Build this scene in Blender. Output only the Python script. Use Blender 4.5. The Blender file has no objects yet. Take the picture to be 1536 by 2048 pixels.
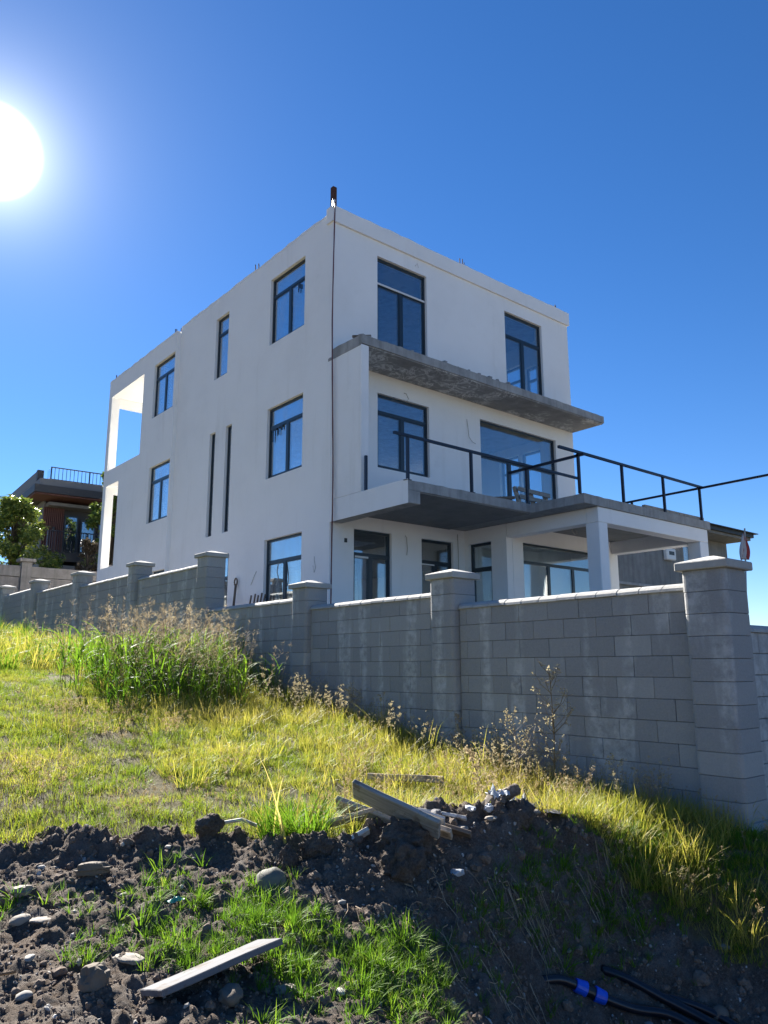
import bpy, bmesh, math, random
import numpy as np
from mathutils import Vector, Matrix, Euler, noise
random.seed(7); rng = np.random.default_rng(7)
S = bpy.context.scene
# ================================================================ camera, sky, sun, exposure
PITCH, YAW, ROLL, FPX = 0.199685, 0.691826, -0.003067, 1524.3
f_ = Vector((math.sin(YAW)*math.cos(PITCH), math.cos(YAW)*math.cos(PITCH), math.sin(PITCH)))
r0 = Vector((math.cos(YAW), -math.sin(YAW), 0)); u0 = r0.cross(f_)
r_ = math.cos(ROLL)*r0 + math.sin(ROLL)*u0; u_ = -math.sin(ROLL)*r0 + math.cos(ROLL)*u0
cam = bpy.data.cameras.new('camera'); camo = bpy.data.objects.new('camera', cam); S.collection.objects.link(camo)
cam.sensor_fit = 'VERTICAL'; cam.sensor_height = 24; cam.sensor_width = 18; cam.lens = FPX/2048*24
cam.clip_start = .05; cam.clip_end = 6000
camo.matrix_world = Matrix((( r_.x, u_.x, -f_.x, 0), (r_.y, u_.y, -f_.y, 0), (r_.z, u_.z, -f_.z, 0), (0, 0, 0, 1)))
S.camera = camo
SUN_AZ, SUN_EL = math.radians(9.6), math.radians(33.0)      # azimuth from +Y towards +X
sdir = Vector((math.sin(SUN_AZ)*math.cos(SUN_EL), math.cos(SUN_AZ)*math.cos(SUN_EL), math.sin(SUN_EL)))
W = bpy.data.worlds.new('World'); S.world = W; W.use_nodes = True
nt = W.node_tree; nt.nodes.clear(); N = nt.nodes.new; K = nt.links.new
out = N('ShaderNodeOutputWorld'); bg = N('ShaderNodeBackground'); sky = N('ShaderNodeTexSky')
sky.sky_type = 'NISHITA'; sky.sun_disc = False; sky.sun_elevation = SUN_EL; sky.sun_rotation = SUN_AZ
sky.air_density = 0.85; sky.dust_density = 0.0; sky.ozone_density = 4.0; sky.altitude = 300
hs = N('ShaderNodeHueSaturation'); hs.inputs['Saturation'].default_value = 1.22; tv = N('ShaderNodeVectorMath'); tv.operation = 'MULTIPLY'; K(sky.outputs[0], tv.inputs[0]); tv.inputs[1].default_value = (.98, .84, 1.0); K(tv.outputs[0], hs.inputs['Color'])
tc = N('ShaderNodeTexCoord'); dp = N('ShaderNodeVectorMath'); dp.operation = 'DOT_PRODUCT'; K(tc.outputs['Generated'], dp.inputs[0]); dp.inputs[1].default_value = sdir
def M(op, a, b=None, c=None, tree=None):
    n = (tree or nt).nodes.new('ShaderNodeMath'); n.operation = op
    for i, v in enumerate((a, b, c)):
        if v is None: continue
        if isinstance(v, (int, float)): n.inputs[i].default_value = v
        else: (tree or nt).links.new(v, n.inputs[i])
    return n.outputs[0]
ang = M('ARCCOSINE', M('MINIMUM', dp.outputs['Value'], .99999999))
# sun disc as the lens sees it overexposed, and its aureole in the sky
disc = M('MULTIPLY', M('MINIMUM', M('MAXIMUM', M('DIVIDE', M('SUBTRACT', .052, ang), .045), 0), 1), 16)
g1 = M('MULTIPLY', M('EXPONENT', M('DIVIDE', ang, -.032)), 11.)
g2 = M('MULTIPLY', M('EXPONENT', M('DIVIDE', ang, -.14)), 1.3)
glow = M('ADD', disc, M('ADD', g1, g2))
gc = N('ShaderNodeCombineColor'); K(glow, gc.inputs[0]); K(M('MULTIPLY', glow, 1.0), gc.inputs[1]); K(M('MULTIPLY', glow, .86), gc.inputs[2])
t2 = N('ShaderNodeVectorMath'); t2.operation = 'MULTIPLY'; K(hs.outputs[0], t2.inputs[0]); t2.inputs[1].default_value = (.77, .89, .73)
ad = N('ShaderNodeVectorMath'); ad.operation = 'ADD'; K(t2.outputs[0], ad.inputs[0]); K(gc.outputs[0], ad.inputs[1])
K(ad.outputs[0], bg.inputs['Color']); bg.inputs['Strength'].default_value = 0.055; K(bg.outputs[0], out.inputs[0])
sl = bpy.data.lights.new('sun', 'SUN'); sl.energy = 4.7; sl.angle = math.radians(.53); sl.color = (1, .95, .87)
so = bpy.data.objects.new('sun', sl); S.collection.objects.link(so); so.rotation_euler = sdir.to_track_quat('Z', 'Y').to_euler()
S.view_settings.view_transform = 'Standard'; S.view_settings.look = 'None'; S.view_settings.exposure = 2.06; S.view_settings.gamma = 1; S.view_settings.use_curve_mapping = False
S.cycles.max_bounces = 8; S.cycles.transparent_max_bounces = 16; S.cycles.diffuse_bounces = 4
S.cycles.use_denoising = True
# ================================================================ terrain function
import numpy as np
# ---------------------------------------------------------------- terrain height (metres, camera eye at z = 0)
CA, SA = math.cos(0.69183), math.sin(0.69183)          # forward azimuth of the view, from +Y towards +X
def to_st(X, Y): return X*SA + Y*CA, X*CA - Y*SA        # depth s, lateral t
def to_xy(s, t): return s*SA + t*CA, s*CA - t*SA
HY = [-60, -20, 0, 2, 3.5, 5.3, 6.7, 8.7, 11.4, 12.7, 20, 33, 60, 120, 1500]
HZ = [-9, -3.5, -1.62, -1.5, -1.33, -1.16, -.97, -.66, -.21, -.06, .45, 1.9, 4.5, 9, 12]
CP = [(1.08,3.99,-1.42),(1.76,3.42,-1.5),(2.68,3.12,-1.66),(3.3,3.1,-1.85),(4.0,3.28,-2.08),(5.23,2.56,-2.15),
 (1.33,5.08,-1.28),(2.17,4.24,-1.38),(2.87,3.78,-1.42),(3.75,3.5,-1.68),(4.75,3.2,-1.98),(6.5,2.9,-1.38),
 (2.32,5.34,-1.16),(3.08,4.70,-1.2),(3.58,4.27,-1.13),(4.05,4.15,-1.15),(4.46,4.02,-1.15),(4.8,3.9,-1.17),(5.09,3.72,-1.18),
 (4.2,3.75,-1.45),(4.7,3.62,-1.55),(5.0,3.5,-1.6),(5.5,3.5,-1.42),(5.9,3.3,-1.42),(6.3,3.1,-1.36),
 (4.6,4.4,-1.22),(5.2,4.2,-1.23),(5.8,4.0,-1.25),(6.4,3.7,-1.25),(6.5,4.6,-1.22),(5.5,5.2,-1.17),(3.6,5,-1.2),(4.2,5.0,-1.19),(2.6,6,-1.06),(4.5,6.5,-1.0),(6.5,6.7,-.97),
 (1.0,6.5,-1.0),(3,8,-.77),(6,9,-.61),(0,5,-1.25),(-1,4,-1.35),(0,2.5,-1.5),(1,2,-1.6),(3,2,-1.9),(5,1.5,-2.2),(7,2,-1.8),(8,3,-1.7),(9,2.5,-1.8),
 (7,4.5,-1.25),(9,5,-1.2),(0,9,-.62),(-3,6,-1.06),(-3,2,-1.5),(2,-2,-2.0),(7,-2,-2.4),(12,0,-2.0),(12,6,-1.0),(6,13,-.04),(0,14,.04)]
_c = np.array(CP); _h = np.interp(_c[:,1], HY, HZ)
def _phi(r2): return r2*np.log(r2+1e-9)*.5
_n = len(CP); _A = np.zeros((_n+3,_n+3)); _d = _c[:,None,:2]-_c[None,:,:2]
_A[:_n,:_n] = _phi((_d**2).sum(2)) + .01*np.eye(_n); _A[:_n,_n] = 1; _A[:_n,_n+1:] = _c[:,:2]; _A[_n:,:_n] = _A[:_n,_n:].T
_b = np.zeros(_n+3); _b[:_n] = _c[:,2]-_h; _w = np.linalg.solve(_A,_b)
def ground(X, Y):
    X = np.asarray(X,float); Y = np.asarray(Y,float); sh = X.shape; x = X.ravel(); y = Y.ravel()
    z = np.interp(y, HY, HZ); m = (np.abs(x-4) < 14) & (np.abs(y-5) < 13); xi = x[m]; yi = y[m]
    r = np.zeros(len(xi))
    for k in range(_n): r += _w[k]*_phi((xi-_c[k,0])**2+(yi-_c[k,1])**2)
    r += _w[_n]+_w[_n+1]*xi+_w[_n+2]*yi
    fade = np.clip((13-np.maximum(np.abs(xi-4)/14*13, np.abs(yi-5)))/6, 0, 1); fade = fade*fade*(3-2*fade)
    z[m] += r*fade
    return z.reshape(sh)
BT = [-6, -2.53, -2.13, -1.61, -1.03, -.58, -.24, .11, .53, .87, 1.25, 1.56, 2.0, 2.48, 2.77, 3.5]   # dug soil / turf border
BS = [5.3, 5.33, 5.55, 5.58, 5.75, 5.57, 5.5, 6.0, 6.2, 6.12, 6.15, 6.1, 5.8, 5.55, 5.35, 5.2]
# ================================================================ materials
def newmat(name):
    m = bpy.data.materials.new(name); m.use_nodes = True; t = m.node_tree; t.nodes.clear()
    o = t.nodes.new('ShaderNodeOutputMaterial'); p = t.nodes.new('ShaderNodeBsdfPrincipled'); t.links.new(p.outputs[0], o.inputs[0])
    return m, t, p, o
def nz(t, scale, detail=5, rough=.6, vec=None, dist=0):
    n = t.nodes.new('ShaderNodeTexNoise'); n.inputs['Scale'].default_value = scale; n.inputs['Detail'].default_value = detail
    n.inputs['Roughness'].default_value = rough; n.inputs['Distortion'].default_value = dist
    if vec is not None: t.links.new(vec, n.inputs['Vector'])
    return n.outputs[0]
def ramp(t, v, stops):
    r = t.nodes.new('ShaderNodeValToRGB'); t.links.new(v, r.inputs[0]); e = r.color_ramp.elements
    while len(e) < len(stops): e.new(.5)
    for i, (p, c) in enumerate(stops): e[i].position = p; e[i].color = (c if len(c) == 4 else (*c, 1)) if hasattr(c, '__len__') else (c, c, c, 1)
    return r.outputs[0]
def mixc(t, f, a, b, mode='MIX'):
    n = t.nodes.new('ShaderNodeMix'); n.data_type = 'RGBA'; n.blend_type = mode
    for s, v in ((0, f), (6, a), (7, b)):
        if isinstance(v, (int, float)): n.inputs[s].default_value = v
        elif isinstance(v, tuple): n.inputs[s].default_value = (*v, 1)
        else: t.links.new(v, n.inputs[s])
    return n.outputs[2]
def pos(t, scale=(1, 1, 1)):
    g = t.nodes.new('ShaderNodeNewGeometry'); m = t.nodes.new('ShaderNodeMapping'); t.links.new(g.outputs['Position'], m.inputs[0]); m.inputs['Scale'].default_value = scale
    return m.outputs[0]
def bump(t, p, h, strength, dist=.02):
    b = t.nodes.new('ShaderNodeBump'); b.inputs['Strength'].default_value = strength; b.inputs['Distance'].default_value = dist
    t.links.new(h, b.inputs['Height']); t.links.new(b.outputs[0], p.inputs['Normal'])
def oi(t): return t.nodes.new('ShaderNodeObjectInfo').outputs['Random']
def simple(name, col, rough=.6, metal=0, var=.15, scale=20, bmp=.15, dist=.004):
    m, t, p, o = newmat(name); n = nz(t, scale, vec=pos(t))
    c = mixc(t, n, tuple(x*(1-var) for x in col), tuple(min(1, x*(1+var)) for x in col)); t.links.new(c, p.inputs['Base Color'])
    p.inputs['Roughness'].default_value = rough; p.inputs['Metallic'].default_value = metal
    if bmp: bump(t, p, n, bmp, dist)
    return m
MT = {}
# white plaster: faint blotches, rain streaks, hand-trowelled unevenness
m, t, p, o = newmat('plaster'); P = pos(t)
a = nz(t, .7, 6, .65, P); b = nz(t, 3, 5, .6, pos(t, (1, 1, .12))); c = nz(t, 60, 4, .6, P)
col = ramp(t, a, [(.3, (.80, .79, .765)), (.5, (.845, .835, .81)), (.8, (.87, .865, .845))])
col = mixc(t, M('MULTIPLY', ramp(t, b, [(.57, 0), (.78, 1)]), .24, tree=t), col, (.56, .53, .47))
col = mixc(t, M('MULTIPLY', ramp(t, nz(t, 1.3, 8, .75, P), [(.60, 0), (.68, 1)]), .12, tree=t), col, (.55, .55, .52))
t.links.new(col, p.inputs['Base Color']); p.inputs['Roughness'].default_value = .85
bump(t, p, M('ADD', M('MULTIPLY', nz(t, 2.5, 3, .5, P), 1.0, tree=t), M('MULTIPLY', c, .10, tree=t), tree=t), .35, .02); MT['plaster'] = m
def concrete(name, lo, hi, chalk=False, streak=True):
    m, t, p, o = newmat(name); P = pos(t); a = nz(t, 2.2, 8, .7, P)
    col = ramp(t, a, [(.28, lo), (.5, tuple((x+y)/2 for x, y in zip(lo, hi))), (.75, hi)])
    if streak: col = mixc(t, M('MULTIPLY', ramp(t, nz(t, 7, 4, .6, pos(t, (1, 1, .08))), [(.45, 0), (.7, 1)]), .45, tree=t), col, tuple(x*.55 for x in lo))
    col = mixc(t, M('MULTIPLY', ramp(t, nz(t, 9, 6, .8, P), [(.6, 0), (.72, 1)]), .3, tree=t), col, tuple(min(1, x*1.35) for x in hi))
    if chalk:      # scratched white scribble left by the formwork
        w = nz(t, 2.0, 3, .6, P, 2.5); ln = M('SUBTRACT', 1, M('MULTIPLY', M('ABSOLUTE', M('SUBTRACT', w, .5, tree=t), tree=t), 16, tree=t), tree=t)
        ln = M('MAXIMUM', ln, 0, tree=t); msk = ramp(t, nz(t, 1.1, 4, .7, P), [(.47, 0), (.56, 1)])
        col = mixc(t, M('MULTIPLY', M('MULTIPLY', ln, msk, tree=t), .85, tree=t), col, (.75, .75, .73))
    t.links.new(col, p.inputs['Base Color']); p.inputs['Roughness'].default_value = .9
    bump(t, p, M('ADD', a, M('MULTIPLY', nz(t, 45, 4, .7, P), .3, tree=t), tree=t), .5, .02); return m
MT['concrete'] = concrete('raw_concrete', (.23, .23, .22), (.42, .415, .40))
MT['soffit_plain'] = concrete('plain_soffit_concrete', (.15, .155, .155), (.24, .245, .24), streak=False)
MT['soffit'] = concrete('soffit_concrete', (.20, .205, .205), (.36, .36, .355), chalk=True, streak=False)
MT['cap'] = concrete('cap_stone', (.30, .29, .27), (.44, .43, .40), streak=False)
MT['garage'] = concrete('garage_concrete', (.16, .16, .15), (.27, .265, .25))
MT['rear'] = concrete('rear_wall_concrete', (.20, .18, .165), (.36, .33, .30))
# split-face grey block: tone by block, pale lime runs down the filled cores
m, t, p, o = newmat('grey_block'); P = pos(t)
r = oi(t); col = ramp(t, r, [(0, (.25, .25, .25)), (.5, (.31, .305, .30)), (.85, (.35, .345, .335)), (1, (.42, .415, .40))])
col = mixc(t, .5, col, mixc(t, nz(t, 55, 6, .8, P), (.17, .17, .17), (.52, .51, .49)))
run = ramp(t, nz(t, 1, 3, .5, pos(t, (2.9, 2.9, .35))), [(.53, 0), (.60, 1)])
run = M('MULTIPLY', run, ramp(t, nz(t, 9, 5, .7, P), [(.38, 0), (.62, 1)]), tree=t)
col = mixc(t, M('MULTIPLY', run, .55, tree=t), col, (.66, .66, .64))
t.links.new(col, p.inputs['Base Color']); p.inputs['Roughness'].default_value = .93
bump(t, p, M('ADD', nz(t, 90, 6, .8, P), M('MULTIPLY', nz(t, 14, 4, .6, P), .8, tree=t), tree=t), .8, .012); MT['block'] = m
MT['mortar'] = simple('mortar', (.13, .13, .125), .95, var=.3, scale=30)
MT['metal'] = simple('dark_paint_metal', (.012, .016, .03), .38, .2, .3, 40, .1, .002)
MT['frame'] = simple('window_frame_dark', (.018, .032, .045), .35, .1, .2, 30, 0)
MT['rust'] = simple('rusty_metal', (.08, .032, .02), .9, 0, .4, 30, .3)
MT['rebar'] = simple('rebar_steel', (.04, .025, .02), .95, 0, .4, 60, 0)
MT['cable'] = simple('red_brown_cable', (.11, .02, .022), .5, 0, .1, 30, 0)
MT['black'] = simple('black_plastic', (.012, .014, .018), .35, 0, .2, 25, .05)
MT['hose'] = simple('black_polythene_pipe', (.012, .014, .02), .3, 0, .3, 25, .1)
MT['blue'] = simple('blue_plastic', (.01, .09, .62), .35, 0, .1, 25, 0)
MT['paleplastic'] = simple('pale_plastic', (.36, .39, .43), .5, 0, .15, 25, .3)
MT['teal'] = simple('teal_plastic', (.04, .28, .25), .4, 0, .2, 25, .2)
MT['whitebox'] = simple('white_enamel', (.7, .7, .68), .4, 0, .05, 20, 0)
MT['darkroof'] = simple('dark_roof_metal', (.015, .017, .02), .5, .2, .2, 8, .1)
MT['housedark'] = simple('dark_render', (.035, .033, .036), .6, 0, .15, 6, .1)
MT['housegrey'] = simple('grey_render', (.16, .155, .155), .7, 0, .12, 4, .1)
MT['housewhite'] = simple('white_render', (.62, .62, .6), .8, 0, .08, 4, .1)
MT['wire'] = simple('pale_wire', (.4, .38, .34), .6, 0, .1, 30, 0)
MT['flagred'] = simple('red_cloth', (.42, .05, .04), .8, 0, .15, 30, .2)
MT['flagwhite'] = simple('white_cloth', (.6, .5, .45), .8, 0, .15, 30, .2)
MT['trunk'] = simple('bark', (.09, .07, .05), .9, 0, .4, 30, .8, .01)
def wood(name, a, b, sc=1):
    m, t, p, o = newmat(name); tx = t.nodes.new('ShaderNodeTexCoord'); mp = t.nodes.new('ShaderNodeMapping'); t.links.new(tx.outputs['Object'], mp.inputs[0]); mp.inputs['Scale'].default_value = (1.5*sc, 28*sc, 28*sc)
    g = nz(t, 1.6, 6, .65, mp.outputs[0], .6); k = nz(t, 3, 4, .6, tx.outputs['Object'])
    c = ramp(t, g, [(.3, a), (.7, b)]); c = mixc(t, M('MULTIPLY', ramp(t, k, [(.55, 0), (.75, 1)]), .4, tree=t), c, tuple(x*.45 for x in a)); c = mixc(t, M('MULTIPLY', ramp(t, nz(t, 9, 7, .75, tx.outputs['Object']), [(.55, 0), (.63, 1)]), .6, tree=t), c, (.09, .065, .045))
    t.links.new(c, p.inputs['Base Color']); p.inputs['Roughness'].default_value = .75; bump(t, p, g, .5, .003); return m
MT['plank'] = wood('grey_weathered_timber', (.17, .155, .135), (.42, .40, .36))
MT['plank_pale'] = wood('pale_timber', (.40, .39, .37), (.62, .61, .58))
MT['plank_tan'] = wood('tan_timber', (.34, .27, .20), (.50, .42, .33))
MT['plank_dark'] = wood('rotten_timber', (.07, .05, .035), (.24, .18, .13))
MT['slate'] = wood('slate_grey_board', (.10, .10, .108), (.17, .17, .18), .4); MT['slate'].node_tree.nodes['Principled BSDF'].inputs['Specular IOR Level'].default_value = .12
MT['slat'] = wood('red_brown_slat', (.085, .03, .025), (.16, .06, .045))
# glass: two-way coated double glazing, dusty
def glass(name, base, k, dust, tint):
    m, t, p, o = newmat(name); t.nodes.remove(p)
    tr = t.nodes.new('ShaderNodeBsdfTransparent'); tr.inputs[0].default_value = (*tint, 1)
    gl = t.nodes.new('ShaderNodeBsdfGlossy'); gl.inputs['Roughness'].default_value = .012; gl.inputs['Color'].default_value = (.92, .97, 1, 1)
    df = t.nodes.new('ShaderNodeBsdfDiffuse'); df.inputs[0].default_value = (.55, .55, .53, 1)
    lw = t.nodes.new('ShaderNodeLayerWeight'); lw.inputs[0].default_value = .5
    fac = M('ADD', M('MULTIPLY', M('POWER', lw.outputs['Facing'], 3., tree=t), k, tree=t), base, tree=t)
    b = t.nodes.new('ShaderNodeBump'); b.inputs['Strength'].default_value = .03; b.inputs['Distance'].default_value = .05; t.links.new(nz(t, 1.2, 2, .5, pos(t)), b.inputs['Height']); t.links.new(b.outputs[0], gl.inputs['Normal'])
    a = t.nodes.new('ShaderNodeMixShader'); t.links.new(fac, a.inputs[0]); t.links.new(tr.outputs[0], a.inputs[1]); t.links.new(gl.outputs[0], a.inputs[2])
    d = t.nodes.new('ShaderNodeMixShader'); t.links.new(M('MULTIPLY', ramp(t, nz(t, 2.3, 7, .75, pos(t, (1, 1, .45))), [(.42, 0), (.75, 1)]), dust, tree=t), d.inputs[0]); t.links.new(a.outputs[0], d.inputs[1]); t.links.new(df.outputs[0], d.inputs[2])
    t.links.new(d.outputs[0], o.inputs[0]); return m
MT['glass'] = glass('window_glass', .17, .55, .05, (.84, .90, .93))
MT['glass_dusty'] = glass('dusty_window_glass', .36, .5, .26, (.78, .85, .88))
# ground: dug dark soil or thin turf soil by the vertex attribute 'soil'
m, t, p, o = newmat('ground_soil'); P = pos(t)
at = t.nodes.new('ShaderNodeAttribute'); at.attribute_name = 'soil'
n1 = nz(t, 5, 8, .7, P); n2 = nz(t, 70, 6, .8, P)
dark = ramp(t, n2, [(.3, (.06, .044, .034)), (.5, (.15, .112, .085)), (.78, (.31, .245, .19))])
dark = mixc(t, M('MULTIPLY', ramp(t, n1, [(.44, 0), (.66, 1)]), .75, tree=t), dark, mixc(t, n2, (.15, .135, .12), (.36, .33, .30)))
turf = ramp(t, nz(t, 18, 7, .75, P), [(.3, (.07, .065, .03)), (.55, (.15, .125, .06)), (.8, (.26, .22, .13))])
turf = mixc(t, M('MULTIPLY', ramp(t, nz(t, .9, 5, .65, P), [(.52, 0), (.66, 1)]), .6, tree=t), turf, mixc(t, n2, (.12, .11, .09), (.30, .27, .23)))
col = mixc(t, at.outputs['Fac'], turf, dark); t.links.new(col, p.inputs['Base Color']); p.inputs['Roughness'].default_value = .95; p.inputs['Specular IOR Level'].default_value = .25
bump(t, p, M('ADD', M('MULTIPLY', nz(t, 30, 8, .8, P), 1, tree=t), M('MULTIPLY', nz(t, 160, 4, .8, P), .5, tree=t), tree=t), 1.0, .045); MT['ground'] = m
MT['clod'] = simple('soil_clod', (.15, .112, .085), .97, 0, .6, 60, .9, .01)
m, t, p, o = newmat('pebble'); c = ramp(t, oi(t), [(0, (.12, .11, .10)), (.6, (.26, .24, .21)), (1, (.5, .47, .43))]); t.links.new(mixc(t, .4, c, mixc(t, nz(t, 40, 5, .7, pos(t)), (.08, .08, .07), (.5, .48, .45))), p.inputs['Base Color']); p.inputs['Roughness'].default_value = .85; MT['pebble'] = m
MT['rock'] = simple('pale_rock', (.24, .21, .175), .85, 0, .35, 18, .6, .01)
MT['rockdark'] = simple('brown_rock', (.13, .105, .08), .9, 0, .4, 18, .7, .01)
MT['boulder'] = simple('grey_olive_stone', (.12, .118, .095), .8, 0, .2, 14, .3, .01)
MT['hill'] = simple('hill_green', (.06, .085, .03), .95, 0, .5, .05, 0)
MT['yard'] = simple('yard_gravel', (.42, .38, .32), .95, 0, .4, 12, .8, .02)
def leafmat(name, stops, transl=.45, rough=.45, patch=None, spec=.35):
    m, t, p, o = newmat(name); at = t.nodes.new('ShaderNodeAttribute'); at.attribute_name = 'tone'
    v = M('ADD', M('MULTIPLY', at.outputs['Fac'], .6, tree=t), M('MULTIPLY', oi(t), .4, tree=t), tree=t)
    if patch: v = M('ADD', M('MULTIPLY', v, 1-patch, tree=t), M('MULTIPLY', ramp(t, nz(t, .85, 4, .6, pos(t)), [(.35, 0), (.65, 1)]), patch, tree=t), tree=t)
    c = ramp(t, v, stops); t.links.new(c, p.inputs['Base Color']); p.inputs['Roughness'].default_value = rough; p.inputs['Specular IOR Level'].default_value = spec
    tl = t.nodes.new('ShaderNodeBsdfTranslucent'); t.links.new(mixc(t, 1.0, c, (1.0, 1.0, .75), 'MULTIPLY'), tl.inputs[0])
    s = t.nodes.new('ShaderNodeMixShader'); s.inputs[0].default_value = transl; t.links.new(p.outputs[0], s.inputs[1]); t.links.new(tl.outputs[0], s.inputs[2]); t.links.new(s.outputs[0], o.inputs[0]); return m
MT['lawn'] = leafmat('lawn_blades', [(.1, (.10, .17, .018)), (.45, (.20, .27, .03)), (.7, (.36, .36, .06)), (.95, (.50, .44, .14))], .5, .5, .45)
MT['long'] = leafmat('long_grass_blades', [(.05, (.12, .18, .02)), (.4, (.32, .33, .05)), (.7, (.48, .41, .11)), (1, (.58, .48, .22))], .5, .5, .35)
MT['green'] = leafmat('green_grass_blades', [(0, (.06, .14, .015)), (.5, (.12, .24, .02)), (.85, (.22, .34, .035)), (1, (.40, .40, .10))], .5, .55, None, .15)
MT['dry'] = leafmat('dry_stems', [(0, (.20, .14, .08)), (.5, (.36, .27, .16)), (1, (.55, .45, .30))], .35, .6)
MT['plume'] = leafmat('grass_plumes', [(0, (.20, .15, .11)), (.5, (.36, .28, .21)), (1, (.55, .46, .36))], .45, .6)
MT['oat'] = leafmat('pale_seed_heads', [(0, (.30, .24, .16)), (.5, (.46, .39, .28)), (1, (.62, .55, .43))], .4, .6)
MT['root'] = leafmat('dry_roots', [(0, (.15, .10, .06)), (.5, (.28, .2, .13)), (1, (.42, .33, .22))], .1, .8)
MT['leaf'] = leafmat('tree_leaves', [(0, (.035, .065, .022)), (.4, (.09, .15, .035)), (.75, (.2, .25, .05)), (1, (.45, .42, .10))], .4, .35)
MT['leafred'] = leafmat('dusky_leaves', [(0, (.05, .045, .03)), (.5, (.12, .09, .06)), (.85, (.26, .20, .15)), (1, (.6, .5, .45))], .35, .4)
# ================================================================ building helpers
ORG = {}
COL = S.collection
def link(name, data, parent=None, origin=None, mat=None):
    o = bpy.data.objects.new(name, data); COL.objects.link(o)
    po = ORG[parent.name] if parent else Vector((0, 0, 0))
    og = Vector(origin) if origin is not None else po.copy()
    if parent: o.parent = parent
    o.location = og-po; ORG[o.name] = og
    if mat and data is not None and not data.materials: data.materials.append(mat)
    return o
def tag(o, label=None, cat=None, group=None, kind=None):
    if label: o['label'] = label
    if cat: o['category'] = cat
    if group: o['group'] = group
    if kind: o['kind'] = kind
    return o
def thing(name, origin, label, cat, group=None): return tag(link(name, None, None, origin), label, cat, group)
class MB:
    def __init__(s): s.v = []; s.f = []; s.t = None
    def quad(s, a, b, c, d): n = len(s.v); s.v += [a, b, c, d]; s.f.append((n, n+1, n+2, n+3)); return s
    def box(s, x0, x1, y0, y1, z0, z1):
        n = len(s.v); s.v += [(x, y, z) for z in (z0, z1) for x, y in ((x0, y0), (x1, y0), (x1, y1), (x0, y1))]
        s.f += [tuple(n+i for i in q) for q in ((3, 2, 1, 0), (4, 5, 6, 7), (0, 1, 5, 4), (1, 2, 6, 5), (2, 3, 7, 6), (3, 0, 4, 7))]; return s
    def bar(s, a, b, r, sides=4, r2=None, up=None, rot=math.pi/4):
        a = Vector(a); b = Vector(b); d = (b-a).normalized(); h = Vector((0, 0, 1)) if abs(d.z) < .95 else Vector((1, 0, 0))
        x = d.cross(h).normalized(); y = x.cross(d); n = len(s.v)
        for c, rr in ((a, r), (b, r if r2 is None else r2)):
            for i in range(sides):
                an = 2*math.pi*i/sides+rot; s.v.append(tuple(c+rr*(math.cos(an)*x+math.sin(an)*y)))
        s.f += [(n+i, n+(i+1) % sides, n+sides+(i+1) % sides, n+sides+i) for i in range(sides)]
        s.f += [tuple(n+i for i in range(sides-1, -1, -1)), tuple(n+sides+i for i in range(sides))]; return s
    def tube(s, pts, r, sides=6):
        pts = [Vector(p) for p in pts]; n = len(s.v)
        for k, p in enumerate(pts):
            d = (pts[min(k+1, len(pts)-1)]-pts[max(k-1, 0)]).normalized(); h = Vector((0, 0, 1)) if abs(d.z) < .9 else Vector((1, 0, 0))
            x = d.cross(h).normalized(); y = x.cross(d); rr = r[k] if hasattr(r, '__len__') else r
            for i in range(sides): an = 2*math.pi*i/sides; s.v.append(tuple(p+rr*(math.cos(an)*x+math.sin(an)*y)))
        for k in range(len(pts)-1):
            for i in range(sides): a = n+k*sides+i; b = n+k*sides+(i+1) % sides; s.f.append((a, b, b+sides, a+sides))
        s.f += [tuple(n+i for i in range(sides-1, -1, -1)), tuple(n+(len(pts)-1)*sides+i for i in range(sides))]; return s
    def mesh(s, name, og=(0, 0, 0), smooth=False, tone=None):
        me = bpy.data.meshes.new(name); ox, oy, oz = og
        me.from_pydata([(x-ox, y-oy, z-oz) for x, y, z in s.v], [], s.f)
        if smooth: me.polygons.foreach_set('use_smooth', [True]*len(me.polygons))
        if s.t: at = me.attributes.new('tone', 'FLOAT', 'POINT'); at.data.foreach_set('value', s.t)
        me.update(); return me
    def build(s, name, mat, parent=None, origin=None, smooth=False, bevel=0):
        og = Vector(origin) if origin is not None else (ORG[parent.name] if parent else Vector((0, 0, 0)))
        me = s.mesh(name, og, smooth)
        if bevel: bev(me, bevel)
        return link(name, me, parent, og, mat)
def bev(me, w, seg=1, ang=35):
    bm = bmesh.new(); bm.from_mesh(me); bmesh.ops.remove_doubles(bm, verts=bm.verts, dist=1e-5)
    ed = [e for e in bm.edges if len(e.link_faces) == 2 and e.calc_face_angle(0) > math.radians(ang)]
    bmesh.ops.bevel(bm, geom=ed, offset=w, segments=seg, affect='EDGES', clamp_overlap=True); bm.to_mesh(me); bm.free(); me.update()
def P3(axis, p, a, z): return (p, a, z) if axis == 'X' else (a, p, z)
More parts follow.
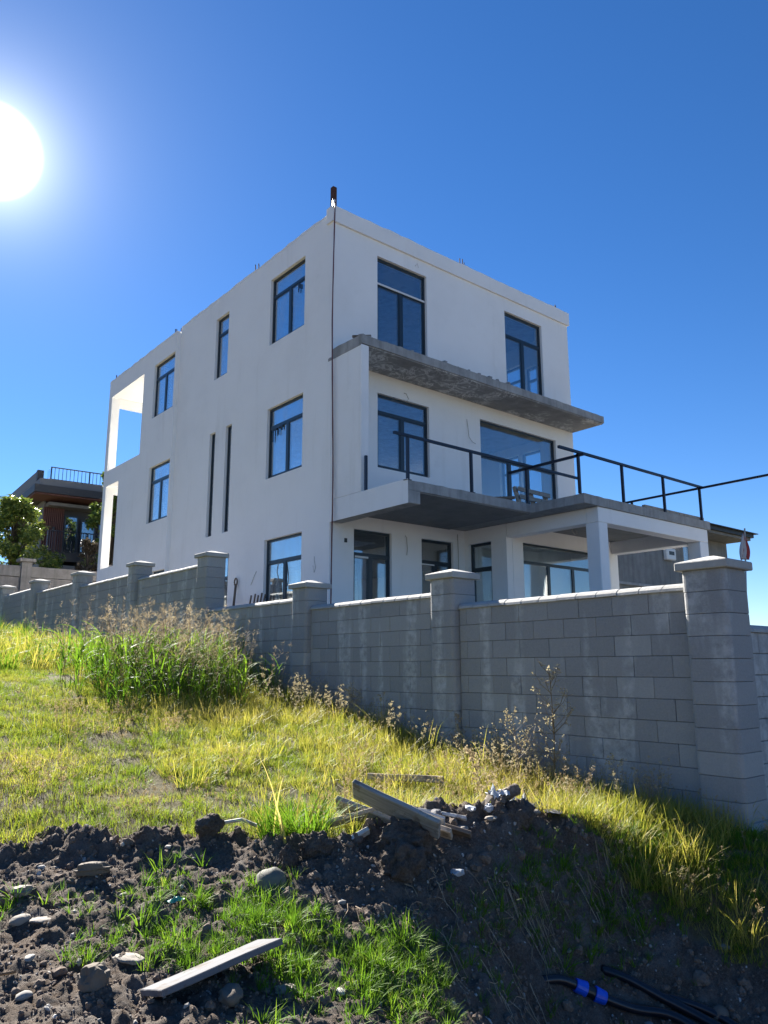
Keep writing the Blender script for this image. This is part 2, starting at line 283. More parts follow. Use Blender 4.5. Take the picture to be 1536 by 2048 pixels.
def wall(axis, p0, p1, a0, a1, z0, z1, holes=(), mb=None):
    """solid wall between the planes p0 and p1 (axis X or Y), spanning a and z, with rectangular holes"""
    mb = mb or MB()
    A = sorted({a0, a1, *[min(max(h[i], a0), a1) for h in holes for i in (0, 1)]}); Z = sorted({z0, z1, *[min(max(h[i], z0), z1) for h in holes for i in (2, 3)]})
    sol = lambda i, j: 0 <= i < len(A)-1 and 0 <= j < len(Z)-1 and not any(h[0]-1e-6 < (A[i]+A[i+1])/2 < h[1]+1e-6 and h[2]-1e-6 < (Z[j]+Z[j+1])/2 < h[3]+1e-6 for h in holes)
    q = lambda *pts: mb.quad(*[P3(axis, *t) for t in pts])
    for i in range(len(A)-1):
        for j in range(len(Z)-1):
            if not sol(i, j): continue
            b0, b1, c0, c1 = A[i], A[i+1], Z[j], Z[j+1]
            q((p0, b0, c0), (p0, b1, c0), (p0, b1, c1), (p0, b0, c1)); q((p1, b0, c0), (p1, b0, c1), (p1, b1, c1), (p1, b1, c0))
            if not sol(i-1, j): q((p0, b0, c0), (p0, b0, c1), (p1, b0, c1), (p1, b0, c0))
            if not sol(i+1, j): q((p0, b1, c0), (p1, b1, c0), (p1, b1, c1), (p0, b1, c1))
            if not sol(i, j-1): q((p0, b0, c0), (p1, b0, c0), (p1, b1, c0), (p0, b1, c0))
            if not sol(i, j+1): q((p0, b0, c1), (p0, b1, c1), (p1, b1, c1), (p1, b0, c1))
    return mb
def fixn(o):
    bm = bmesh.new(); bm.from_mesh(o.data); bmesh.ops.remove_doubles(bm, verts=bm.verts, dist=1e-4); bmesh.ops.recalc_face_normals(bm, faces=bm.faces); bm.to_mesh(o.data); bm.free(); return o
def gz(x, y): return float(ground(np.array([x]), np.array([y]))[0])
# ================================================================ terrain sheet
def axis_grid(lo, hi, step, far_lo, far_hi, g=1.16):
    a = list(np.arange(lo, hi+1e-9, step)); st = step; x = hi
    while x < far_hi: st *= g; x += st; a.append(x)
    st = step; x = lo
    while x > far_lo: st *= g; x -= st; a.insert(0, x)
    return np.array(a)
tg = axis_grid(-3.3, 3.7, .019, -1500, 1500); sg = axis_grid(3.0, 6.6, .017, -1500, 1500)
T, Q = np.meshgrid(tg, sg); X, Y = to_xy(Q, T); Z = ground(X, Y)
bord = np.interp(T, BT, BS)
wob = np.zeros_like(T); near = (np.abs(T) < 8) & (Q > 1) & (Q < 9)
idx = np.argwhere(near)
f1 = np.zeros_like(T); f2 = np.zeros_like(T); f3 = np.zeros_like(T)
for i, j in idx:
    x, y = X[i, j], Y[i, j]
    wob[i, j] = noise.noise((x*2.3, y*2.3, 3.1))*.14+noise.noise((x*9, y*9, 1.7))*.06
    f1[i, j] = noise.fractal((x*3.2, y*3.2, 7.7), .7, 2.1, 3)
    if Q[i, j] < bord[i, j]+.4:
        f2[i, j] = noise.fractal((x*11, y*11, Z[i, j]*7), .55, 2.2, 5)
        d = noise.voronoi((x*9, y*9, Z[i, j]*9))[0][0]; f3[i, j] = max(0, .55-d)
soil = np.clip((bord+wob-Q)/.07+.5, 0, 1)
amp = soil*near
Z = Z + amp*(f1*.04+f2*.026+f3*.042) + near*(1-soil)*f1*.012
# thrown-up lip along the border of the dug soil
lip = np.exp(-((Q-bord-wob+.10)/.13)**2)*np.clip((1.9-T)/.5, 0, 1)*near
Z += lip*(.035+.07*np.clip(f1+.3, 0, 1)+.03*f2)
# inside the plot the ground is a flat yard below the floor
yard = (X > 6.62) & (Y > 3.35) & (X < 26) & (Y < 33.2)
Z = np.where(yard, np.minimum(Z, -.45), Z)
ny, nx = Z.shape
V = np.stack([X, Y, Z], -1).reshape(-1, 3); ii = np.arange((ny-1)*(nx-1)); r = ii//(nx-1); c = ii % (nx-1); a = r*nx+c
F4 = np.stack([a, a+1, a+nx+1, a+nx], -1)
me = bpy.data.meshes.new('ground'); me.vertices.add(len(V)); me.vertices.foreach_set('co', V.ravel()); me.loops.add(F4.size); me.loops.foreach_set('vertex_index', F4.ravel().astype(np.int32))
me.polygons.add(len(F4)); me.polygons.foreach_set('loop_start', np.arange(0, F4.size, 4, dtype=np.int32)); me.polygons.foreach_set('loop_total', np.full(len(F4), 4, np.int32)); me.update(calc_edges=True)
me.polygons.foreach_set('use_smooth', [True]*len(F4)); at = me.attributes.new('soil', 'FLOAT', 'POINT'); at.data.foreach_set('value', soil.ravel())
gr = link('ground', me, mat=MT['ground']); tag(gr, 'sloping ground, dark dug soil in front and dry turf behind', kind='structure')
def bil(x, y):      # height of the finished sheet
    x = np.atleast_1d(x).astype(float); y = np.atleast_1d(y).astype(float); s, t = to_st(x, y)
    i = np.clip(np.searchsorted(sg, s)-1, 0, ny-2); j = np.clip(np.searchsorted(tg, t)-1, 0, nx-2)
    u = (s-sg[i])/(sg[i+1]-sg[i]); v = (t-tg[j])/(tg[j+1]-tg[j])
    return (1-u)*((1-v)*Z[i, j]+v*Z[i, j+1])+u*((1-v)*Z[i+1, j]+v*Z[i+1, j+1])
def gh(x, y): return float(bil(x, y)[0])
def soilat(x, y):
    s, t = to_st(x, y); i = np.clip(np.searchsorted(sg, s), 0, ny-1); j = np.clip(np.searchsorted(tg, t), 0, nx-1); return soil[i, j]
# hills all round, higher on the side the windows mirror
mb = MB(); nH = 180; R0, R1 = 420, 900
def hel(az):
    d = math.degrees((az+math.pi) % (2*math.pi)-math.pi); e = 1.3+7.5*math.exp(-((d+62)/38)**2)
    return e*(1+.22*noise.noise((math.cos(az)*6, math.sin(az)*6, 2)))
rows = [(R0, 0), (R0+120, .55), (R0+260, .9), (R0+340, 1.0), (R1, .9)]
for R, h in rows:
    for k in range(nH):
        az = 2*math.pi*k/nH; z = math.tan(math.radians(hel(az)))*760*h-(12 if h == 0 else 0); mb.v.append((R*math.sin(az), R*math.cos(az), z))
for i in range(len(rows)-1):
    for k in range(nH): a = i*nH+k; b = i*nH+(k+1) % nH; mb.f.append((a, b, b+nH, a+nH))
tag(mb.build('hills', MT['hill'], smooth=True), 'low green hills round the horizon', kind='structure')
tag(MB().box(6.75, 25.9, 3.5, 33.1, -.6, -.12).build('yard', MT['yard']), 'gravelled yard inside the boundary wall', kind='structure')
# ================================================================ the white house
X0, Y0 = 9.1318, 12.8102
VB = lambda v: Y0+v            # metres along the long side
UB = lambda u: X0+u            # metres along the balcony side
house = thing('white_house', (X0+4, Y0+6, -.1), 'unfinished three storey white house with flat roof, dark windows and bare concrete slabs', 'house')
PL, CN = MT['plaster'], MT['concrete']
XF = X0-.12                    # the far part of the long side stands 12 cm proud
def lv(v): return (Y0+v)
winsL = [(lv(1.11), lv(2.66), 7.81, 9.58), (lv(4.84), lv(5.58), 7.78, 9.58), (lv(1.10), lv(2.66), 4.39, 6.15),
         (lv(5.36), lv(5.69), 3.38, 6.25), (lv(4.45), lv(4.78), 3.38, 6.25), (lv(1.05), lv(2.63), .02, 2.91), (lv(4.36), lv(5.3), .02, 2.82)]
winsF = [(lv(8.0), lv(9.52), 7.66, 9.43), (lv(7.97), lv(9.48), 4.28, 6.05), (lv(7.95), lv(8.85), 1.9, 2.76)]
opF = [(lv(10.36), lv(13.22), 6.69, 9.42), (lv(12.05), lv(13.22), 3.26, 6.14)]
TOPZ = 10.16
w = wall('X', X0, X0+.25, Y0+.25, lv(7.9), -.3, TOPZ, winsL); w = fixn(w.build('wall', PL, house))
w = fixn(wall('X', XF, XF+.28, lv(7.9)+.001, lv(13.5), -.3, 10.0, winsF+opF).build('wall', PL, house))
winsR = [(UB(1.30), UB(2.88), 7.0, 9.55), (UB(5.78), UB(7.36), 7.0, 9.55), (UB(1.30), UB(2.90), 4.37, 6.13), (UB(4.68), UB(7.76), 3.42, 6.21),
         (UB(.64), UB(1.70), .02, 2.90), (UB(2.60), UB(3.62), .02, 2.89)]
fixn(wall('Y', Y0, Y0+.25, X0, UB(8.57), -.3, 10.05, winsR).build('wall', PL, house))
# right-hand end wall and rear walls (seen only through the windows)
fixn(wall('X', UB(8.32), UB(8.57), Y0+.25, lv(10.2), -.3, 10.1, [(lv(.9), lv(1.45), 7.3, 8.95), (lv(1.6), lv(2.35), 7.3, 9.15), (lv(1.0), lv(1.75), 4.3, 6.3), (lv(1.85), lv(2.6), 4.3, 6.3), (lv(5), lv(7), 4.3, 6.2), (lv(5), lv(7), 7.3, 9.3), (lv(2.5), lv(4.5), .8, 2.8)]).build('wall', PL, house))
fixn(wall('Y', lv(10.1), lv(10.3), X0+.16, UB(8.32), -.3, 10.0, [(UB(1.2), UB(3), 3.5, 5.9), (UB(5), UB(7), 4.3, 6.1), (UB(5), UB(7), 7.6, 9.3), (UB(1.2), UB(3), .1, 2.4)]).build('wall', PL, house))
# roof parapet bands, ragged on top
def ragged(x0, x1, y0, y1, z0, z1, name='parapet_band', rough=.02, step=.12, mat=None):
    mb = MB(); L = max(x1-x0, y1-y0); n = max(2, int(L/step)); alongx = (x1-x0) > (y1-y0)
    for k in range(n+1):
        f = k/n; jz = z1+noise.noise((x0+f*L*3.1, y0, z1*3))*rough+noise.noise((f*L*11, y0, 5))*rough*.6
        for (s, zz) in ((0, z0), (0, jz), (1, jz-.01), (1, z0)):
            mb.v.append((x0+f*(x1-x0), y0 if s == 0 else y1, zz) if alongx else (x0 if s == 0 else x1, y0+f*(y1-y0), zz))
    for k in range(n):
        for i in range(4): a = k*4+i; b = k*4+(i+1) % 4; mb.f.append((a, b, b+4, a+4))
    mb.f += [(3, 2, 1, 0), (n*4, n*4+1, n*4+2, n*4+3)]
    return fixn(mb.build(name, mat or PL, house))
ragged(X0-.05, UB(8.62), Y0-.06, Y0+.19, 9.92, 10.31, rough=.025)
ragged(X0-.004, X0+.21, lv(.2), lv(7.88), 10.165, 10.215, rough=.03)
ragged(XF-.004, XF+.21, lv(7.93), lv(13.5), 10.005, 10.07, rough=.03)
# loggia at the back: slabs, rear beams, corner posts
MB().box(X0+.17, UB(8.57), lv(10.31), lv(13.5), 9.45, 9.7).build('roof_slab', PL, house)
MB().box(X0+.255, UB(8.3), Y0+.255, lv(10.09), 9.72, 9.97).build('roof_slab', CN, house)
MB().box(X0+.165, UB(8.57), lv(10.31), lv(13.5), 6.2, 6.66).build('floor_slab', PL, house)
MB().box(X0+.165, UB(8.57), lv(10.31), lv(13.5), 2.95, 3.22).build('floor_slab', PL, house)
MB().box(X0+.26, UB(8.31), Y0+.26, lv(10.09), 6.58, 6.82).build('floor_slab', CN, house)
MB().box(X0+.26, UB(8.31), Y0+.26, lv(10.09), 3.16, 3.39).build('floor_slab', CN, house)
MB().box(X0+.26, UB(8.31), Y0+.26, lv(10.09), -.28, .0).build('floor_slab', CN, house)
for z0, z1 in ((9.15, 9.44), (5.95, 6.19)): MB().box(X0+.165, UB(8.57), lv(13.25), lv(13.49), z0, z1).build('beam', PL, house)
for u in (4.1, 8.3):
    for z0, z1 in ((6.67, 9.14), (3.23, 5.94)): MB().box(UB(u), UB(u)+.27, lv(13.24), lv(13.48), z0, z1).build('column', PL, house)
# fin wall, upper slab, balcony, terrace
MB().box(X0, X0+.21, lv(-1.06), Y0-.002, 3.43, 6.60).build('fin_wall', PL, house, bevel=.012)
def roughslab(x0, x1, y0, y1, z0, z1, name, amp=.012, n=.18, mat=None):
    mb = MB().box(x0, x1, y0, y1, z0, z1); me = mb.mesh(name, ORG[house.name]); bm = bmesh.new(); bm.from_mesh(me)
    L = max(x1-x0, y1-y0)
    bmesh.ops.subdivide_edges(bm, edges=[e for e in bm.edges if e.calc_length() > .5], cuts=int(L/n), use_grid_fill=True)
    for v in bm.verts:
        p = v.co+ORG[house.name]; edge = (abs(p.z-z1) < .001)
        v.co += Vector((noise.noise(p*1.3)*.004, noise.noise(p*1.3+Vector((9, 0, 0)))*.006, (noise.noise(p*4)*amp*1.6 if edge else noise.noise(p*1.5)*amp*.5)))
    bm.to_mesh(me); bm.free(); return link(name, me, house, ORG[house.name], mat or CN)
us = roughslab(X0+.001, UB(8.58), lv(-1.06)-.001, Y0-.003, 6.62, 6.815, 'upper_slab')
MB().box(X0+.23, UB(8.56), lv(-1.03), Y0-.004, 6.594, 6.616).build('slab_soffit', MT['soffit'], house)
roughslab(X0+.001, UB(3.5), lv(-2.5), Y0-.003, 3.215, 3.40, 'balcony_slab')
MB().box(X0, X0+.30, lv(-2.501), Y0-.004, 2.965, 3.213).build('balcony_edge_beam', CN, house, bevel=.01)
fixn(wall('X', X0-.012, X0-.001, lv(-2.49), Y0-.004, 2.962, 3.425).build('balcony_side_render', PL, house))
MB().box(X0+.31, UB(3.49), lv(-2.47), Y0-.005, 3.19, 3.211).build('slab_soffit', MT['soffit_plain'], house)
roughslab(UB(3.502), UB(8.55), lv(-3.86), Y0-.003, 3.21, 3.40, 'terrace_slab')
# ground-floor block and porch
fixn(wall('X', UB(4.01), UB(4.21), lv(-1.33), Y0-.003, -.3, 3.205, [(lv(-.86), lv(-.14), .02, 2.86)]).build('wall', PL, house))
fixn(wall('Y', lv(-1.335), lv(-1.12), UB(4.213), UB(8.40), -.3, 3.205, [(UB(4.58), UB(7.98), .02, 2.83)]).build('wall', PL, house))
fixn(wall('X', UB(8.2), UB(8.4), lv(-1.118), Y0-.003, -.3, 3.2).build('wall', PL, house))
MB().box(UB(4.01), UB(8.45), lv(-3.82), lv(-1.34), -.28, -.02).build('porch_floor', CN, house)
for u0_, u1_, v0, v1 in ((4.01, 4.32, -3.82, -3.5), (8.06, 8.45, -3.82, -3.5)): MB().box(UB(u0_), UB(u1_), lv(v0), lv(v1), -.02, 2.885).build('column', PL, house, bevel=.012)
MB().box(UB(4.01), UB(8.45), lv(-3.822), lv(-3.52), 2.888, 3.205).build('beam', PL, house, bevel=.01)
MB().box(UB(4.012), UB(4.30), lv(-3.515), lv(-1.338), 2.888, 3.205).build('beam', PL, house, bevel=.01)
MB().box(UB(8.12), UB(8.44), lv(-3.515), lv(-1.338), 2.862, 3.205).build('beam', PL, house, bevel=.01)
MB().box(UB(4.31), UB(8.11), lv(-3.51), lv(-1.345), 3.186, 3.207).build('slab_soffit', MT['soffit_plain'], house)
ragged(X0-.005, X0-.001, lv(-1.05), lv(.12), 6.57, 6.64, 'mortar_patch', .05, .05, CN)
# ---- windows
def window(parent, axis, plane, inn, a0, a1, z0, z1, tz=None, muls=(), full=False, mat='glass', fr=.055, dep=.075, leaf=True, label=None):
    """frame (part) > panes, each light its own pane; plane = outer wall face, inn = +1/-1 towards the room"""
    p0 = plane+inn*dep; p1 = p0+inn*.07; lo, hi = min(p0, p1), max(p0, p1); F = MB()
    def bx(aa, ab, za, zb, ins=0):
        l, h = lo+ins, hi-ins
        F.box(l, h, aa, ab, za, zb) if axis == 'X' else F.box(aa, ab, l, h, za, zb)
    bx(a0, a0+fr, z0, z1); bx(a1-fr, a1, z0, z1); bx(a0+fr, a1-fr, z1-fr, z1, .001); bx(a0+fr, a1-fr, z0, z0+fr, .001)
    zt = z1-fr
    if tz: zt = z1-(z1-z0)*tz if tz < 1 else tz; bx(a0+fr, a1-fr, zt-.035, zt+.035, .002)
    A = [a0+fr]+[a0+(a1-a0)*m for m in muls]+[a1-fr]; lights = []
    for m in A[1:-1]: bx(m-.045, m+.045, z0+fr, (z1-fr if full else zt-(.035 if tz else 0)), .004)
    top = zt-.035 if tz else z1-fr
    for i in range(len(A)-1):
        l, r_2 = A[i]+(.045 if i else 0), A[i+1]-(.045 if i < len(A)-2 else 0); lights.append((l, r_2, z0+fr, top))
        if leaf:      # sash rails inside the outer frame
            for q in ((l, l+.03, z0+fr, top), (r_2-.03, r_2, z0+fr, top), (l+.03, r_2-.03, top-.03, top), (l+.03, r_2-.03, z0+fr, z0+fr+.03)): bx(*q, ins=.012)
    if tz:
        if full:
            for i in range(len(A)-1): lights.append((A[i]+(.045 if i else 0), A[i+1]-(.045 if i < len(A)-2 else 0), zt+.035, z1-fr))
        else: lights.append((a0+fr, a1-fr, zt+.035, z1-fr))
    f = F.build('window', MT['frame'], parent)
    c = (lo+hi)/2
    for (l, r_2, za, zb) in lights:
        g = MB(); g.box(c-.012, c+.012, l-.004, r_2+.004, za-.004, zb+.004) if axis == 'X' else g.box(l-.004, r_2+.004, c-.012, c+.012, za-.004, zb+.004)
        g.build('pane', MT[mat], f)
    return f
for k, (a0, a1, z0, z1) in enumerate(winsL):
    if k in (0, 2): window(house, 'X', X0, 1, a0, a1, z0, z1, .27, (.48,), mat='glass_dusty')
    elif k == 1: window(house, 'X', X0, 1, a0, a1, z0, z1, .27, mat='glass_dusty')
    elif k in (3, 4): window(house, 'X', X0, 1, a0, a1, z0, z1, None, mat='glass_dusty', fr=.045)
    elif k == 5: we = window(house, 'X', X0, 1, a0, a1, z0, z1, 2.38, (.50,), mat='glass_dusty')
    else: window(house, 'X', X0, 1, a0, a1, z0, z1, 2.2, mat='glass_dusty', fr=.08, dep=.03)
for k, (a0, a1, z0, z1) in enumerate(winsF): window(house, 'X', XF, 1, a0, a1, z0, z1, .27 if k < 2 else None, (.5,) if k < 2 else (), mat='glass_dusty')
for k, (a0, a1, z0, z1) in enumerate(winsR):
    if k < 2: window(house, 'Y', Y0, 1, a0, a1, z0, z1, .26, (.5,))
    elif k == 2: window(house, 'Y', Y0, 1, a0, a1, z0, z1, .24, (.5,))
    elif k == 3: window(house, 'Y', Y0, 1, a0, a1, z0, z1, .33, (.38, .62))
    else: window(house, 'Y', Y0, 1, a0, a1, z0, z1, 2.37, (.48,), fr=.06)
window(house, 'X', UB(4.01), 1, lv(-.86), lv(-.14), .02, 2.86, 2.25, fr=.06)
window(house, 'Y', lv(-1.335), 1, UB(4.58), UB(7.98), .02, 2.83, 2.38, (.3, .58, .82), leaf=False, fr=.05)
for (a0, a1, z0, z1) in ((lv(.9), lv(1.45), 7.3, 8.95), (lv(1.6), lv(2.35), 7.3, 9.15), (lv(1.0), lv(1.75), 4.3, 6.3), (lv(1.85), lv(2.6), 4.3, 6.3)): window(house, 'X', UB(8.57), -1, a0, a1, z0, z1, .25, leaf=False)
# the open leaf of the ground-floor long-side window, swung inwards, and the tilted leaves beside the balcony underside
def leafframe(parent, p, q, z0, z1, tilt=0, name='sash'):
    """sash frame between plan points p and q"""
    F = MB(); p = Vector((*p, 0)); q = Vector((*q, 0)); d = (q-p).normalized(); n = Vector((-d.y, d.x, 0)); L = (q-p).length
    def pb(s0, s1, c0, c1):
        pts = []
        for zz in (c0, c1):
            off = n*tilt*(zz-z0)
            for s, m in ((s0, -.025), (s1, -.025), (s1, .025), (s0, .025)): v = p+d*s+n*m+off; pts.append((v.x, v.y, zz))
        k = len(F.v); F.v.extend(pts); F.f.extend([tuple(k+i for i in f) for f in ((3, 2, 1, 0), (4, 5, 6, 7), (0, 1, 5, 4), (1, 2, 6, 5), (2, 3, 7, 6), (3, 0, 4, 7))])
    pb(0, .06, z0, z1); pb(L-.06, L, z0, z1); pb(.06, L-.06, z1-.06, z1); pb(.06, L-.06, z0, z0+.06)
    o = F.build(name, MT['frame'], parent); F = MB()
    g = []
    for zz in (z0+.06, z1-.06):
        off = n*tilt*(zz-z0)
        for s, m in ((.06, -.008), (L-.06, -.008), (L-.06, .008), (.06, .008)): v = p+d*s+n*m+off; g.append((v.x, v.y, zz))
    F.v = g; F.f = [(3, 2, 1, 0), (4, 5, 6, 7), (0, 1, 5, 4), (1, 2, 6, 5), (2, 3, 7, 6), (3, 0, 4, 7)]; F.build('pane', MT['glass'], o); return o
leafframe(house, (X0+.24, lv(2.58)), (X0+.86, lv(2.25)), .1, 2.3)
leafframe(house, (UB(.72), Y0+.24), (UB(1.12), Y0+.24), .1, 2.3, tilt=.09)
# strips of torn tape and small white tape on frames
for (a, z, dz) in ((lv(1.45), 9.02, .22), (lv(1.40), 9.0, .12), (lv(2.45), 5.60, .3), (lv(2.35), 5.6, .16), (lv(2.2), 5.62, .2), (lv(2.05), 5.62, .12)):
    MB().box(X0+.062, X0+.071, a, a+.045, z-dz, z).build('torn_tape', MT['black'], house)
MB().box(X0+.060, X0+.0605, lv(2.05), lv(2.55), 5.60, 5.64).build('torn_tape', MT['black'], house)
for (u1, u2, z1_, z2_) in ((1.34, 2.86, 8.86, 8.905), (.72, 1.08, 2.29, 2.33), (2.66, 3.05, 2.29, 2.32)): MB().box(UB(u1), UB(u2), Y0+.055, Y0+.07, z1_, z2_).build('white_tape', MT['whitebox'], house)
# electric stubs
for (x, z) in ((UB(.42), 2.62), (UB(.40), .95)): MB().box(x-.035, x+.035, Y0-.012, Y0+.01, z-.045, z+.045).build('socket_box', MT['black'], house)
def wire(pts, r=.008): MB().tube(pts, r, 5).build('wire_stub', MT['wire'], house)
yy = Y0-.03
wire([(UB(2.1), Y0, 6.3), (UB(2.12), yy-.02, 6.28), (UB(2.18), yy-.04, 6.16), (UB(2.12), yy-.03, 6.05)])
wire([(UB(4.2), Y0, 6.1), (UB(4.2), yy, 5.9), (UB(4.2), yy-.03, 5.62), (UB(4.3), yy-.05, 5.5), (UB(4.42), yy-.04, 5.48)])
wire([(UB(2.1), Y0, 2.9), (UB(2.12), yy, 2.85), (UB(2.14), yy, 2.6), (UB(2.12), yy, 2.45)])
wire([(UB(3.75), yy, 3.1), (UB(3.76), yy, 2.7), (UB(3.76), yy, 2.2)])
wire([(UB(2.5), Y0, 9.7), (UB(2.52), yy-.03, 9.76), (UB(2.56), yy-.03, 9.66)], .006)
xx = X0-.03
wire([(X0, lv(.55), 2.3), (xx, lv(.5), 2.2), (xx-.02, lv(.42), 2.05), (xx, lv(.5), 1.95), (xx, lv(.55), 2.1)], .006)
wire([(X0, lv(3.2), 1.9), (xx, lv(3.0), 2.1), (xx-.03, lv(2.85), 2.2)], .007)
MB().tube([(X0-.02, lv(1.95), 2.3), (X0-.05, lv(1.95), 2.1), (X0-.04, lv(1.9), 1.95), (X0-.05, lv(1.98), 1.8)], .012, 5).build('wire_stub', MT['wire'], house)
MB().tube([(UB(5.6), lv(-2.0), 3.19), (UB(5.6), lv(-2.0), 3.10), (UB(5.68), lv(-2.0), 3.04), (UB(5.76), lv(-2.0), 3.06), (UB(5.72), lv(-2), 3.17)], .02, 6).build('lamp_holder', MT['wire'], house)
# cream render line where the far part steps out
# rebar stubs
def rebars(pts, z, n=3, name='rebar'):
    for x, y in pts:
        for k in range(n): dx, dy = random.uniform(-.09, .09), random.uniform(-.09, .09); MB().bar((x+dx, y+dy, z-.1), (x+dx+random.uniform(-.02, .02), y+dy, z+random.uniform(.16, .30)), .014, 5).build(name, MT['rebar'], house)
rebars([(X0+.1, lv(3.5))], 10.2); rebars([(XF+.1, lv(8.2))], 10.07); rebars([(X0+.12, lv(.12))], 10.3, 2); rebars([(XF+.1, lv(13.3))], 10.07, 2)
rebars([(UB(4.25), Y0+.1)], 10.3, 3); rebars([(UB(8.3), Y0+.1)], 10.3, 2)
ORD = ['first', 'second', 'third', 'fourth', 'fifth', 'sixth', 'seventh', 'eighth', 'ninth', 'tenth', 'eleventh', 'last']
# ---- railings (each run a thing of its own: bolted bars and posts)
MTL = MT['metal']
ra = thing('balcony_railing', (X0+2, lv(-2.45), 3.4), 'dark unfinished steel railing along the balcony front, single top rail', 'railing')
yb = lv(-2.45)
MB().bar((UB(-.31), yb, 4.27), (UB(5.3), yb, 4.26), .036).build('top_rail', MTL, ra)
for u, zt in ((.03, 4.24), (1.74, 4.24), (3.46, 4.19)):
    po = MB().bar((UB(u), yb, 3.41), (UB(u), yb, zt), .036).build('post', MTL, ra); MB().box(UB(u)-.06, UB(u)+.06, yb-.045, yb+.06, 3.402, 3.414).build('base_plate', MTL, po)
MB().bar((UB(.05), lv(-1.16), 3.38), (UB(.05), lv(-1.16), 4.16), .036).build('post', MTL, ra)
rb = thing('terrace_railing', (UB(6), lv(-3.8), 3.4), 'dark steel railing round the terrace with one rail running on past the corner', 'railing')
MB().bar((UB(3.46), lv(-1.95), 4.19), (UB(3.46), lv(-3.95), 4.19), .036).build('side_rail', MTL, rb)
MB().bar((UB(2.82), lv(-3.81), 4.26), (UB(8.42), lv(-3.81), 4.25), .036).build('top_rail', MTL, rb)
MB().bar((UB(8.27), lv(-1.2), 4.19), (UB(8.27), lv(-7.2), 4.24), .034).build('long_rail', MTL, rb)
for u in (3.46, 5.0, 6.64, 8.28):
    po = MB().bar((UB(u), lv(-3.8), 3.40), (UB(u), lv(-3.8), 4.23), .036).build('post', MTL, rb)
MB().bar((UB(8.27), lv(-1.95), 3.4), (UB(8.27), lv(-1.95), 4.17), .034).build('post', MTL, rb)
# ---- rooftop post with the hanging cable
pt = thing('roof_post', (X0+.05, Y0+.0, 10.3), 'short rusty post standing on the near roof corner', 'post')
mb = MB().box(X0-.02, X0+.09, Y0-.02, Y0+.09, 10.28, 10.82); mb.build('post', MT['rust'], pt, bevel=.008)
MB().box(X0-.028, X0+.0, Y0-.04, Y0+.04, 10.42, 10.70).build('strap', MT['rust'], pt)
mb = MB(); mb.bar((X0-.03, Y0-.07, 10.24), (X0-.03, Y0-.07, 10.42), .035, 8); mb.build('insulator', MT['whitebox'], pt)
cb = MB(); pts = []
for k in range(41):
    f = k/40; z = 10.3*(1-f)+(-.1)*f; pts.append((X0-.06-.04*math.sin(f*9)*f, Y0-.16+.05*math.sin(f*5), z))
cb.tube(pts, .014, 6); pts2 = [(p[0]-.015-.01*math.sin(i*.7), p[1]-.02, p[2]) for i, p in enumerate(pts)]; cb.tube(pts2, .010, 5)
cbo = cb.build('hanging_cable', MT['cable'], smooth=True, origin=(X0-.06, Y0-.16, 5)); tag(cbo, 'thin red brown cable hanging down the near corner of the white house', 'cable')
# ---- things on the slabs
pl = thing('pallet', (UB(4.6), lv(-1.7), 3.4), 'weathered timber pallet leaning on its side on the terrace', 'pallet')
def slatbar(parent, name, a, b, wd, th, mat, upv=(0, 0, 1)):
    a = Vector(a); b = Vector(b); d = (b-a).normalized(); up = Vector(upv); s = d.cross(up).normalized(); up = s.cross(d); L = (b-a).length
    M3 = Matrix((d, s, up)).transposed().to_4x4(); mb = MB().box(-L/2, L/2, -th/2, th/2, -wd/2, wd/2); me = mb.mesh(name); bev(me, min(th, wd)*.12)
    o = link(name, me, parent, (a+b)/2, mat); o.rotation_euler = M3.to_euler(); return o
for i, z in enumerate((3.55, 3.74, 3.93)): slatbar(pl, 'slat', (UB(3.9), lv(-1.92)+i*.05, z), (UB(5.05), lv(-1.92)+i*.05, z-.02), .10, .022, MT['plank'])
for u in (3.95, 4.47, 5.0): slatbar(pl, 'block', (UB(u), lv(-1.86), 3.43), (UB(u), lv(-1.68), 4.0), .09, .08, MT['plank_tan'], (1, 0, 0))
bp = slatbar(None, 'timber_beam', (UB(2.35), lv(-1.9), 3.45), (UB(3.25), lv(-2.0), 3.44), .09, .10, MT['plank']); tag(bp, 'grey timber lying flat on the balcony slab left of the pallet', 'timber')
bp = slatbar(None, 'timber_beam', (UB(2.2), lv(-1.6), 3.47), (UB(3.85), lv(-1.75), 3.72), .07, .06, MT['plank_dark']); tag(bp, 'dark plank propped from the balcony slab onto the pallet', 'timber')
bp = slatbar(None, 'timber_beam', (UB(5.95), lv(-3.68), 3.46), (UB(8.5), lv(-3.70), 3.46), .12, .09, MT['plank_tan']); tag(bp, 'long tan timber lying along the terrace edge near the far corner', 'timber')
def lump(r, seed, sub=2, sq=(1, 1, .7), rough=.35, sharp=False):
    bm = bmesh.new(); bmesh.ops.create_icosphere(bm, subdivisions=sub, radius=r)
    for v in bm.verts:
        d = v.co.normalized(); n = noise.fractal(d*1.7+Vector((seed*3.3, 0, 0)), .8, 2, 3); v.co = Vector((d.x*sq[0], d.y*sq[1], d.z*sq[2]))*r*(1+rough*n)
        if sharp: v.co = Vector([round(c/(r*.45))*(r*.45)*.5+c*.5 for c in v.co])
    me = bpy.data.meshes.new('lump'); bm.to_mesh(me); bm.free(); return me
ch = [lump(.075, k, 1, (1.3, .8, .6), .3, True) for k in range(4)]
